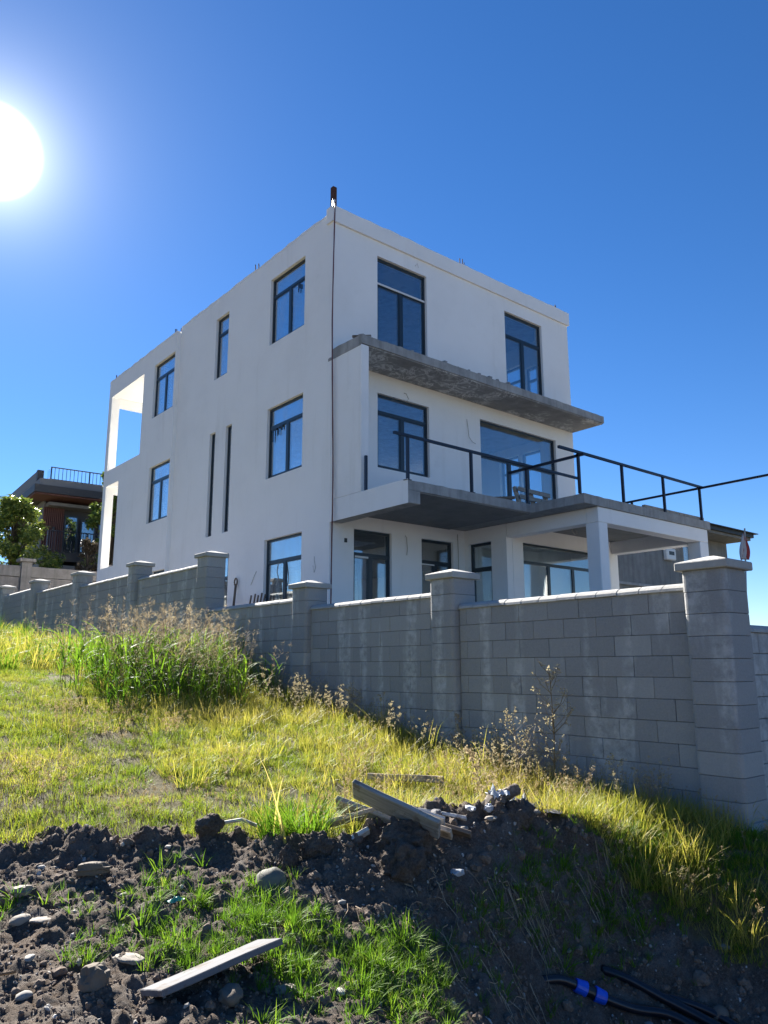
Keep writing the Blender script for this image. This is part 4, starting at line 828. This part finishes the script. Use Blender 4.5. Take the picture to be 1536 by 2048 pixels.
# weeds far up the slope
x, y, s, t = spts(5000, 12, 40, -.62, -.05); keep = inpl(x, y) & (rng.random(len(x)) < .25+.75*np.clip(1-(WX-x)/3, 0, 1)); x, y = x[keep], y[keep]
scatter('slope_weeds', [tuft('weed_tuft', 40, .22, .45, .016, 1.5, 'long', 4, (0, .9), .5) for _ in range(4)]+[tuft('weed_tuft', 40, .2, .5, .018, 1.5, 'green', 4, (0, .8), .5) for _ in range(2)], xyz(x, y), rng.uniform(.5, 1.15, len(x)), rr(len(x)), 'rank weeds on the upper slope by the wall')
# tall plumed grass thicket at the wall
reeds = [reed('tall_grass_clump') for _ in range(6)]
x = np.concatenate([rng.normal(4.75, .55, 64), rng.normal(5.7, .4, 24), rng.normal(4.6, 1.0, 26)]); y = np.concatenate([rng.normal(11.0, .65, 64), rng.normal(11.6, .8, 24), rng.normal(15.5, 1.8, 26)]); sz = np.concatenate([rng.uniform(.5, .92, 64), rng.uniform(.5, .85, 24), rng.uniform(.35, .65, 26)])
keep = x < WX-.12; x, y, sz = x[keep], y[keep], sz[keep]
scatter('tall_grass', reeds, xyz(x, y), sz, rr(len(x), .07), 'thicket of tall plumed grass leaning against the block wall')
oatp = [oats('oat_clump') for _ in range(6)]
yv = np.concatenate([rng.uniform(3.7, 9.8, 75), rng.normal(5.0, .5, 30), rng.normal(8.2, .5, 16), rng.uniform(9, 10.6, 20)]); xv = np.where(yv < 20, WX-.08-np.abs(rng.normal(0, .38, len(yv))), 0)
scatter('wild_oats', oatp, xyz(xv, yv), rng.uniform(.45, .95, len(xv)), rr(len(xv), .1), 'dry wild oats with pale seed heads along the foot of the wall')
x, y, s, t = spts(900, 5.2, 9, -.5, .5); keep = (soilat(x, y) < .4) & inpl(x, y) & (nzv(x, y, .8, 31)+np.clip((t+1.0)/4, 0, .4) > .12); x, y = x[keep][:210], y[keep][:210]
scatter('seeding_stalks', [ (lambda: (lambda a, b, c: ([plume_stalk(a, b, c, (random.gauss(0, .03), random.gauss(0, .03), 0), random.uniform(.2, .42), random.uniform(.1, .35), random.random()*6.28, .0014, .35, .03, 8, .010) for _ in range(4)], mixobj('stalk_clump', [(a, b, c, 'dry')]))[1])([], [], []))() for _ in range(4)], xyz(x, y), rng.uniform(.6, 1.1, len(x)), rr(len(x), .12), 'thin seeding stalks standing above the turf')
# coarse fresh grass on the dug soil: (x, y, radius, number)
fresh = [tuft('fresh_tuft', 16, .035, .135, .0075, 1.7, 'green', 4, (0, 1), .7) for _ in range(5)]+[tuft('fresh_tuft', 12, .03, .10, .006, 1.3, 'green', 3, (.1, 1), .6) for _ in range(3)]
FB = [(2.40, 4.05, .20, 95), (2.10, 3.85, .22, 70), (2.6, 3.75, .17, 85), (2.35, 3.55, .14, 45), (2.75, 3.5, .14, 55), (1.9, 3.95, .16, 30), (2.95, 3.5, .15, 60), (2.25, 4.4, .2, 34), (1.95, 4.5, .25, 22), (1.75, 4.2, .3, 22), (2.6, 4.2, .15, 34),
      (2.75, 3.3, .2, 70), (3.1, 3.35, .12, 30), (1.45, 4.1, .08, 8), (1.7, 4.75, .2, 10), (2.2, 4.75, .2, 12), (1.2, 4.8, .3, 12), (2.5, 3.25, .3, 40), (2.9, 3.15, .2, 40), (2.1, 3.3, .2, 22),
      (3.9, 3.65, .15, 26), (4.3, 3.65, .2, 50), (4.9, 3.55, .22, 50), (4.6, 3.75, .15, 26), (3.5, 3.35, .2, 26), (4.6, 3.45, .2, 24), (4.5, 3.6, .2, 30), (4.75, 3.6, .2, 30), (5.0, 3.55, .2, 26), (5.55, 3.4, .25, 110), (5.75, 3.45, .25, 130), (5.3, 3.5, .2, 80), (6.1, 3.2, .3, 110), (6.3, 3.0, .3, 60), (5.9, 3.0, .25, 60), (5.1, 3.35, .2, 40), (5.6, 2.9, .2, 20), (3.6, 3.6, .15, 10), (3.3, 3.5, .12, 12), (4.9, 3.2, .25, 10), (5.5, 2.9, .3, 12), (4.1, 3.35, .2, 12)]
px, py = [], []
for bx_, by_, br_, bn in FB: px += list(rng.normal(bx_, br_*.6, bn)); py += list(rng.normal(by_, br_*.6, bn))
px = np.array(px); py = np.array(py); keep = inpl(px, py); px, py = px[keep], py[keep]
scatter('fresh_grass', fresh, xyz(px, py), rng.uniform(.35, 1.0, len(px))*(.85+.4*nzv(px, py, 4, 5)), rr(len(px), .18), 'fresh coarse green grass growing through the dug soil')
# clods, pebbles, roots
clods = [bpy.data.objects.new('clod', lump(.02, 10+k, 2, (1, .9, .75), .55)) for k in range(5)]
for c_ in clods: c_.data.materials.append(MT['clod'])
x, y, s, t = spts(17000, 3.1, 6.4, -.62, .62); keep = soilat(x, y) > .5; x, y = x[keep], y[keep]; n = len(x)
scatter('soil_crumbs', clods, xyz(x, y, 0), np.exp(rng.normal(-1.2, .65, n)).clip(.1, 2.6), rr(n, 1), 'loose crumbs and clods of dark soil')
peb = [bpy.data.objects.new('pebble', lump(.011, 30+k, 1, (1.2, .9, .6), .35, k % 2 == 0)) for k in range(5)]
for c_ in peb: c_.data.materials.append(MT['pebble'])
x, y, s, t = spts(3800, 3.1, 6.3, -.62, .62); keep = soilat(x, y) > .3; x, y = x[keep], y[keep]; n = len(x)
scatter('pebbles', peb, xyz(x, y, .001), np.exp(rng.normal(-.75, .5, n)).clip(.15, 2.2), rr(n, 1), 'small pale stones mixed in the dug soil')
rootsm = MB(); rootsm.t = []
for k in range(130):
    if k < 75: bx_ = random.choice((4.15, 4.3, 4.75, 5.1, 5.45))+random.gauss(0, .09); by_ = np.interp(bx_, [3.9, 4.6, 5.2, 5.6], [3.75, 3.66, 3.52, 3.4])+random.gauss(0, .07)
    else: bx_, by_ = random.uniform(2.8, 4.0), random.uniform(3.2, 3.9)
    pts = []; dx, dy = random.gauss(-SA*.08, .03), random.gauss(-CA*.12, .03); x_, y_ = bx_, by_
    for m in range(7): pts.append((x_, y_, gh(x_, y_)+.012+.02*random.random())); x_ += dx*.35+random.gauss(0, .028); y_ += dy*.35+random.gauss(0, .028)
    n0 = len(rootsm.v); rootsm.tube(pts, [.0028, .0026, .0022, .002, .0016, .0012, .0006], 3); rootsm.t += [random.random()]*(len(rootsm.v)-n0)
tag(link('dry_roots', rootsm.mesh('dry_roots'), mat=MT['root']), 'dry roots and dead grass hanging down the soil bank', kind='stuff')
# ================================================================ loose things in the foreground
def rock(name, loc, r, mat, label, cat='stone', sq=(1.2, .9, .6), seed=0, rough=.3, sharp=False, rz=0, sub=3, grp=None):
    me = lump(r, seed, sub, sq, rough, sharp); z = gh(loc[0], loc[1]); o = link(name, me, None, (loc[0], loc[1], z+loc[2]), MT[mat]); o.rotation_euler = (random.uniform(-.1, .1), random.uniform(-.1, .1), rz)
    if sharp: bev(me, r*.03)
    else: me.polygons.foreach_set('use_smooth', [True]*len(me.polygons))
    tag(o, label, cat, grp); return o
rock('boulder', (2.66, 4.30, .015), .10, 'boulder', 'round olive grey boulder half buried behind the fresh grass', sq=(1.0, .9, .9), seed=3, rough=.10)
rock('stone', (1.40, 4.95, .02), .055, 'rock', 'pale angular stone near the left edge on bare soil', sq=(1.2, .8, .6), seed=4, sharp=True, rz=.5)
rock('stone', (1.33, 4.68, .02), .052, 'rock', 'smooth rounded pale stone beside a flat chip', sq=(1.1, .8, .6), seed=5, rough=.12)
rock('stone', (1.42, 4.60, .008), .045, 'rock', 'thin flat pale chip touching the rounded stone', sq=(1.5, .9, .22), seed=6, rough=.15, rz=-.4)
rock('stone', (1.42, 3.80, .03), .07, 'rockdark', 'broken brown stone with pale top, left of the slate grey board', sq=(1, .9, .85), seed=7, sharp=True)
rock('stone', (1.66, 4.0, .006), .065, 'rock', 'flat rough pinkish pale stone lying in the soil', sq=(.85, 1.3, .25), seed=8, rough=.3, rz=.4)
rock('stone', (1.80, 4.98, .02), .085, 'rockdark', 'long brown rock slab lying on the soil left of the boulder', sq=(1.3, .6, .4), seed=9, sharp=True, rz=-.6)
rock('stone', (1.90, 3.40, .02), .06, 'rockdark', 'brown crumbly stone just below the slate grey board', sq=(1.1, .9, .6), seed=10, rz=1)
rock('stone', (2.2, 3.40, .015), .05, 'rock', 'pale grey stone low in the picture, right of the brown crumbly one', sq=(1.2, .8, .5), seed=11, rz=2, sharp=True)
rock('stone', (5.0, 2.75, .02), .06, 'rockdark', 'rounded brown stone between the black pipes in the trench', sq=(1, .9, .8), seed=13, rough=.15)
rock('stone', (4.93, 3.93, .02), .07, 'slate', 'flat bluish grey slab on the crest of the bank', sq=(1.4, .9, .18), seed=14, sharp=True, rz=.9)
rock('stone', (4.42, 4.12, .03), .035, 'paleplastic', 'small bright white lump on the crest of the bank', sq=(1, 1, .9), seed=15, sharp=True)
LS = [(1.25, 4.2, .026), (1.9, 4.7, .02), (1.15, 3.9, .03), (2.9, 3.9, .025), (4.6, 3.0, .03), (5.4, 2.9, .03), (1.6, 5.3, .025), (2.3, 5.0, .02), (2.45, 3.3, .024)]
LS.sort(key=lambda q: (q[0]*CA-q[1]*SA)/(q[0]*SA+q[1]*CA))
for k, (x_, y_, r_k) in enumerate(LS): rock('stone', (x_, y_, .008), r_k, 'pebble', ORD[k]+' from the left of the fist sized stones on the dug soil', seed=20+k, sharp=(k % 3 != 0), grp='fist sized stones on the dug soil', sub=2, rz=k)
def clodmass(name, loc, r, seed, label, sq=(1, .8, .85), rough=.5):
    me = lump(r, seed, 5, sq, .28); bm = bmesh.new(); bm.from_mesh(me)
    for v in bm.verts: v.co += v.co.normalized()*(noise.fractal(v.co*22, .6, 2.2, 4)*r*.13+max(0, .5-noise.voronoi(v.co*16)[0][0])*r*.35)
    bm.to_mesh(me); bm.free(); me.polygons.foreach_set('use_smooth', [True]*len(me.polygons)); at = me.attributes.new('soil', 'FLOAT', 'POINT'); at.data.foreach_set('value', [1.0]*len(me.vertices))
    return tag(link(name, me, None, (loc[0], loc[1], gh(loc[0], loc[1])+loc[2]), MT['ground']), label, 'soil clod')
clodmass('soil_clod', (3.60, 4.12, .02), .17, 41, 'big black root-bound clod in front of the heaped planks', (1.15, .85, .75))
clodmass('soil_clod', (3.45, 3.98, .0), .15, 42, 'brown fibrous clod just below the big black one', (1, .8, .8))
clodmass('soil_clod', (3.07, 4.40, .02), .10, 43, 'dark round clod right of the bright grass clump', (1.2, .8, .8))
clodmass('soil_clod', (2.86, 4.42, .02), .09, 44, 'upright dark clod between the boulder and the grass clump', (.7, .7, 1.1))
clodmass('soil_clod', (4.60, 3.98, .02), .12, 45, 'dark clod on the bank crest below the broken stump', (.8, .8, .9))
clodmass('soil_clod', (2.25, 5.22, -.01), .065, 46, 'dark lumpy clod on the left part of the soil lip', (1.2, .8, .8))
clodmass('soil_clod', (2.62, 5.05, .02), .08, 47, 'small dark clod on the soil lip next to the pale curved stick', (1.2, .8, .8))
# boards and planks
def plank(name, a, b, wd, th, mat, label, up=(0, 0, 1), roll=0, cat='plank'):
    o = slatbar(None, name, a, b, wd, th, MT[mat], up); me = o.data; bm = bmesh.new(); bm.from_mesh(me)
    bmesh.ops.subdivide_edges(bm, edges=[e for e in bm.edges if e.calc_length() > .2], cuts=8, use_grid_fill=True)
    for v in bm.verts: v.co.z += noise.noise(v.co*5)*wd*.035; v.co.y += noise.noise(v.co*3+Vector((5, 0, 0)))*th*.12; v.co.x += noise.noise(v.co*25)*.006
    bm.to_mesh(me); bm.free(); tag(o, label, cat); return o
g1_, g2_ = gh(1.56, 3.62), gh(2.32, 3.66)
# slatbar: width runs along 'up', thickness across; boards lying flat take a horizontal width direction
plank('board', (1.60, 3.58, g1_+.06), (2.24, 3.61, g2_+.08), .23, .03, 'slate', 'slate grey painted board lying on the soil and grass at the bottom', (.1, 1, .3), cat='board')
plank('plank', (3.42, 4.47, -.84), (3.70, 3.90, -1.06), .17, .035, 'plank', 'widest grey plank propped up at a slant across the heap', (.55, .25, .8))
plank('plank', (3.46, 4.72, -.98), (3.72, 4.20, -1.13), .15, .04, 'plank', 'shorter grey plank end sticking out under the widest plank', (.55, .25, .8))
plank('plank', (3.74, 4.32, -.995), (3.90, 4.06, -1.07), .11, .02, 'plank_pale', 'short pale white faced board behind the widest plank', (.5, .3, .8))
plank('plank', (3.66, 4.32, -1.03), (3.86, 3.95, -1.12), .11, .035, 'plank_tan', 'tan plank with broken end lying right of the widest plank', (.6, .4, .6))
plank('plank', (3.20, 4.38, -1.19), (3.42, 4.30, -1.09), .055, .03, 'plank_pale', 'narrow pale batten poking out left of the black clod', (.3, .5, .8))
plank('plank', (4.70, 5.93, -1.02), (5.26, 5.48, -1.055), .11, .06, 'plank_tan', 'long weathered timber lying in the grass behind the heap', (.5, .7, .1))
plank('plank', (3.98, 4.55, -1.05), (4.22, 4.16, -1.10), .09, .025, 'plank_pale', 'thin pale split board between the plank heap and the stump', (.6, .5, .5))
plank('plank', (3.30, 4.62, -1.08), (3.62, 4.42, -1.00), .07, .03, 'plank_tan', 'small tan batten behind the lower end of the shorter plank', (.3, .6, .6))
plank('plank', (3.95, 4.22, -1.1), (4.08, 3.98, -1.16), .07, .03, 'plank_dark', 'short dark broken lath stuck in the soil right of the tan plank', (.5, .5, .6))
for k, (x_, y_, r_k, mt_, lb) in enumerate(((4.12, 4.12, .05, 'rock', 'flat pale rubble piece just right of the plank heap'), (4.28, 4.18, .04, 'paleplastic', 'bluish white rubble chip left of the stump'), (4.36, 4.05, .035, 'rock', 'small tan rubble chip below the stump'), (4.05, 4.3, .045, 'slate', 'grey rubble slab behind the pale rubble piece'), (4.78, 4.0, .04, 'rock', 'pale rubble chip right of the stump foot'), (3.82, 3.86, .045, 'paleplastic', 'pale bluish stone at the low end of the widest plank'))):
    rock('rubble', (x_, y_, .02), r_k, mt_, lb, 'rubble', sq=(1.4, .9, .45), seed=60+k, sharp=True, rz=k*1.3, sub=2)
st_ = MB(); pts = [(4.42, 4.22, -1.2), (4.46, 4.20, -1.08), (4.52, 4.17, -1.01), (4.61, 4.10, -.95), (4.68, 4.06, -.915)]
st_.tube(pts, [.08, .085, .065, .042, .045], 9); me = st_.mesh('stump', (4.55, 4.14, -1.1)); bm = bmesh.new(); bm.from_mesh(me); bmesh.ops.subdivide_edges(bm, edges=bm.edges, cuts=3, use_grid_fill=True)
for v in bm.verts: v.co += Vector((noise.noise(v.co*18), noise.noise(v.co*18+Vector((3, 0, 0))), noise.noise(v.co*18+Vector((7, 0, 0)))))*.016
bm.to_mesh(me); bm.free(); tag(link('stump', me, None, (4.55, 4.14, -1.1), MT['plank_dark']), 'rotten dark broken wood stump on the bank crest', 'stump')
def sheet(name, loc, w_, d_, mat, label, cat, seed, h=.05, rz=0):
    mb = MB(); n = 9
    for i in range(n):
        for j in range(n): a_, b_ = i/(n-1)-.5, j/(n-1)-.5; mb.v.append((a_*w_+noise.noise((a_*4, b_*4, seed))*w_*.15, b_*d_+noise.noise((a_*4, b_*4, seed+5))*d_*.15, h*(.6+noise.noise((a_*4, b_*4, seed+9))*1.3)*(1-2*max(abs(a_), abs(b_))**2)))
    mb.f = [(i*n+j, (i+1)*n+j, (i+1)*n+j+1, i*n+j+1) for i in range(n-1) for j in range(n-1)]
    o = mb.build(name, MT[mat], None, (0, 0, 0)); o.location = (loc[0], loc[1], gh(loc[0], loc[1])+loc[2]); o.rotation_euler = (0, 0, rz); m_ = o.modifiers.new('t', 'SOLIDIFY'); m_.thickness = .004; return tag(o, label, cat)
sheet('plastic_sheet', (4.35, 4.50, .03), .42, .22, 'black', 'crumpled black plastic sheet behind the planks', 'plastic', 3, .09, -.7)
sheet('plastic_scrap', (4.80, 4.20, .05), .26, .16, 'paleplastic', 'crumpled pale plastic scrap right of the stump', 'plastic', 8, .10, .4)
sheet('plastic_scrap', (4.55, 4.15, .03), .18, .12, 'paleplastic', 'smaller pale plastic scrap at the left foot of the stump', 'plastic', 15, .08, 1.2)
sheet('plastic_scrap', (4.95, 4.12, .05), .22, .13, 'plank_pale', 'whitish plaster scrap on the crest beside the thin twig', 'plastic', 19, .07, .1)
sheet('plastic_scrap', (2.1, 4.43, .02), .09, .05, 'teal', 'tiny teal plastic scrap in the soil left of the boulder', 'plastic', 22, .02, .3)
tag(MB().tube([(4.86, 4.12, -1.2), (4.88, 4.12, -1.06), (4.84, 4.14, -.95)], [.009, .007, .003], 5).build('twig', MT['plank_dark'], None, (4.86, 4.12, -1.2)), 'thin dark twig standing upright on the bank crest', 'twig')
tag(MB().tube([(2.62, 5.13, -1.14), (2.75, 5.17, -1.09), (2.92, 5.14, -1.08), (3.02, 5.06, -1.13)], .014, 6).build('curved_stick', MT['plank_pale'], None, (2.8, 5.1, -1.14)), 'pale curved stick lying on the turf at the soil edge', 'stick')
tag(MB().tube([(1.0, 4.12, gh(1.0, 4.12)+.02), (1.15, 4.05, gh(1.15, 4.05)+.015)], .006, 5).build('curved_stick', MT['dry'], None, (1, 4.1, -1.4)), 'thin straight dry stick at the left picture edge', 'stick')
# pipes in the trench
def pipe(pts, r, label):
    P_ = [Vector((x_, y_, gh(x_, y_)+dz)) for x_, y_, dz in pts]; out_ = []
    for i in range(len(P_)-1):
        for k in range(6): out_.append(P_[i].lerp(P_[i+1], k/6))
    out_.append(P_[-1])
    for _ in range(6): out_ = [out_[0]]+[(out_[i-1]+out_[i]*2+out_[i+1])/4 for i in range(1, len(out_)-1)]+[out_[-1]]
    o = MB().tube(out_, r, 12).build('water_pipe', MT['hose'], None, P_[0], smooth=True); tag(o, label, 'pipe'); return o, out_
p1, pp = pipe([(4.10, 3.42, -.03), (4.22, 3.36, .02), (4.40, 3.25, .035), (4.58, 3.08, .035), (4.73, 2.92, .035), (4.82, 2.66, .03), (4.8, 2.0, .03)], .030, 'black water pipe with bright blue coupling in the trench')
def at_px(u): 
    k = u*(len(pp)-1); i = int(k); return pp[i].lerp(pp[min(i+1, len(pp)-1)], k-i)
def coup(u, r_a, r_b, L):
    c = at_px(u); d = (at_px(u+.02)-c).normalized(); mb = MB(); mb.tube([c-d*L*.5, c-d*L*.45, c+d*L*.45, c+d*L*.5], [r_a*.93, r_a, r_b, r_b*.93], 16); return mb
c1 = coup(.262, .040, .048, .075).build('coupling_nut', MT['blue'], p1); coup(.355, .048, .040, .075).build('coupling_nut', MT['blue'], p1); coup(.31, .036, .036, .07).build('coupling_body', MT['black'], p1)
pipe([(4.60, 3.33, -.02), (4.67, 3.19, .03), (4.77, 3.02, .035), (4.88, 2.82, .03), (4.92, 2.5, .03), (4.9, 1.9, .03)], .030, 'plain black water pipe coming out of the bank right of the coupling')
pipe([(4.80, 3.06, -.01), (4.88, 2.91, .03), (4.97, 2.76, .03), (5.02, 2.5, .03), (5.05, 2.0, .03)], .026, 'rightmost black water pipe lowest in the trench')
# single plants that stand out
def bigtuft(loc, n, L, wd, mat, label, rad=.12, bend=1.6, extra=None, cat='grass clump'):
    o = tuft('grass_clump', n, rad, L, wd, bend, mat, 5, (0, 1), .55); COL.objects.link(o); o.location = (loc[0], loc[1], gh(loc[0], loc[1])-.01); return tag(o, label, cat)
bigtuft((3.16, 4.70), 260, .34, .009, 'green', 'lush bright green grass clump at the soil edge left of the planks', .16)
bigtuft((3.0, 4.78), 130, .28, .009, 'green', 'smaller green grass clump left of the lush one', .12)
bigtuft((3.0, 4.62), 9, .50, .016, 'long', 'tall arching yellow green blades rising from the lush clump', .14, 1.1)
bigtuft((4.75, 6.3), 60, .3, .007, 'long', 'straw coloured bunch of grass behind the long timber', .15)
def weed(name, loc, H, label, mat='dry', pods='oat', spread=.55, nb=13, cat='weed', leafy=0, seedlen=.016, lean=(0, 0)):
    z = gh(loc[0], loc[1]); t_ = thing(name, (loc[0], loc[1], z), label, cat); b = Vector((loc[0], loc[1], z-.02)); sv, sf, st = [], [], []; st_m = MB(); st_m.t = []
    top = b+Vector((lean[0]*H, lean[1]*H, H)); mid = b.lerp(top, .5)+Vector((random.gauss(0, .03), random.gauss(0, .03), 0)); st_m.tube([b, mid, top], [H*.007, H*.005, H*.002], 5)
    for k in range(nb):
        f = random.uniform(.22, .98); p = b.lerp(mid, f*2) if f < .5 else mid.lerp(top, f*2-1); an = random.random()*6.283; L = H*spread*(1.05-f*.7)*random.uniform(.5, 1); q = p+Vector((math.cos(an)*L*.6, math.sin(an)*L*.6, L*.75)); q1 = p.lerp(q, .5)+Vector((math.cos(an), math.sin(an), -.3))*L*.08
        st_m.tube([p, q1, q], [H*.0028, H*.002, H*.001], 3)
        for m in range(7):
            g = random.uniform(.3, 1); c = p.lerp(q1, g*2) if g < .5 else q1.lerp(q, g*2-1); e = Vector((random.gauss(0, 1), random.gauss(0, 1), random.gauss(.5, 1))).normalized()*L*.22; st_m.tube([c, c+e], [H*.0014, H*.0007], 3)
            for _ in range(3):
                c2 = c+e*random.uniform(.5, 1.05); s_ = Vector((random.gauss(0, 1), random.gauss(0, 1), random.gauss(0, 1)-.4)).normalized()*seedlen*random.uniform(.6, 1.3); u_2 = s_.cross(Vector((1, .3, .5))).normalized()*seedlen*.35; n = len(sv); sv += [tuple(c2), tuple(c2+s_*.5+u_2), tuple(c2+s_), tuple(c2+s_*.5-u_2)]; sf.append((n, n+1, n+2, n+3)); st += [random.random()]*4
    st_m.t = [.4]*len(st_m.v); link('stem', st_m.mesh('stem', ORG[t_.name]), t_, ORG[t_.name], MT[mat]); m_ = MB(); m_.v, m_.f, m_.t = sv, sf, st; tag(link('seed_heads', m_.mesh('seed_heads', ORG[t_.name]), t_, ORG[t_.name], MT[pods]), kind='stuff'); return t_
weed('tall_weed', (6.20, 4.92), 1.2, 'tallest dry branched weed against the block wall', nb=26, spread=.45, seedlen=.018)
weed('tall_weed', (5.95, 5.15), .72, 'low spreading dry weed with whitish seed heads left of the tallest weed', nb=18, spread=.7, lean=(.05, .1))
weed('tall_weed', (5.0, 4.75), .55, 'reddish brown dry weed above the rotten stump', pods='plume', nb=12, spread=.5, lean=(-.15, .1), seedlen=.022)
weed('tall_weed', (6.2, 4.2), .42, 'pale spiky dry weed in the shaded corner by the near pillar', pods='oat', nb=12, spread=.7)
weed('tall_weed', (6.30, 6.3), .5, 'dry weed with fluffy brown top near the middle pillar', pods='plume', nb=14, spread=.5)
weed('tall_weed', (6.3, 8.3), .45, 'bleached low weed at the wall foot between second and third pillar', nb=14, spread=.8)
weed('tall_weed', (6.2, 9.9), .4, 'bleached low weed at the foot of the third pillar', nb=12, spread=.8)
weed('tall_weed', (6.1, 7.4), .55, 'thin dry weed rising over the grass in front of the second wall bay', nb=8, spread=.4)
for k, (x_, y_, L_) in enumerate(((6.15, 5.75, .5), (6.25, 7.6, .45), (6.1, 6.6, .5))): bigtuft((x_, y_), 26, L_, .009, 'long', ('yellow green arching grass bunch in front of the wide near wall bay', 'yellow green grass bunch in the middle of the second bay', 'yellow green grass bunch at the foot of the second pillar')[k], .1, 1.5)
S.render.film_transparent = False
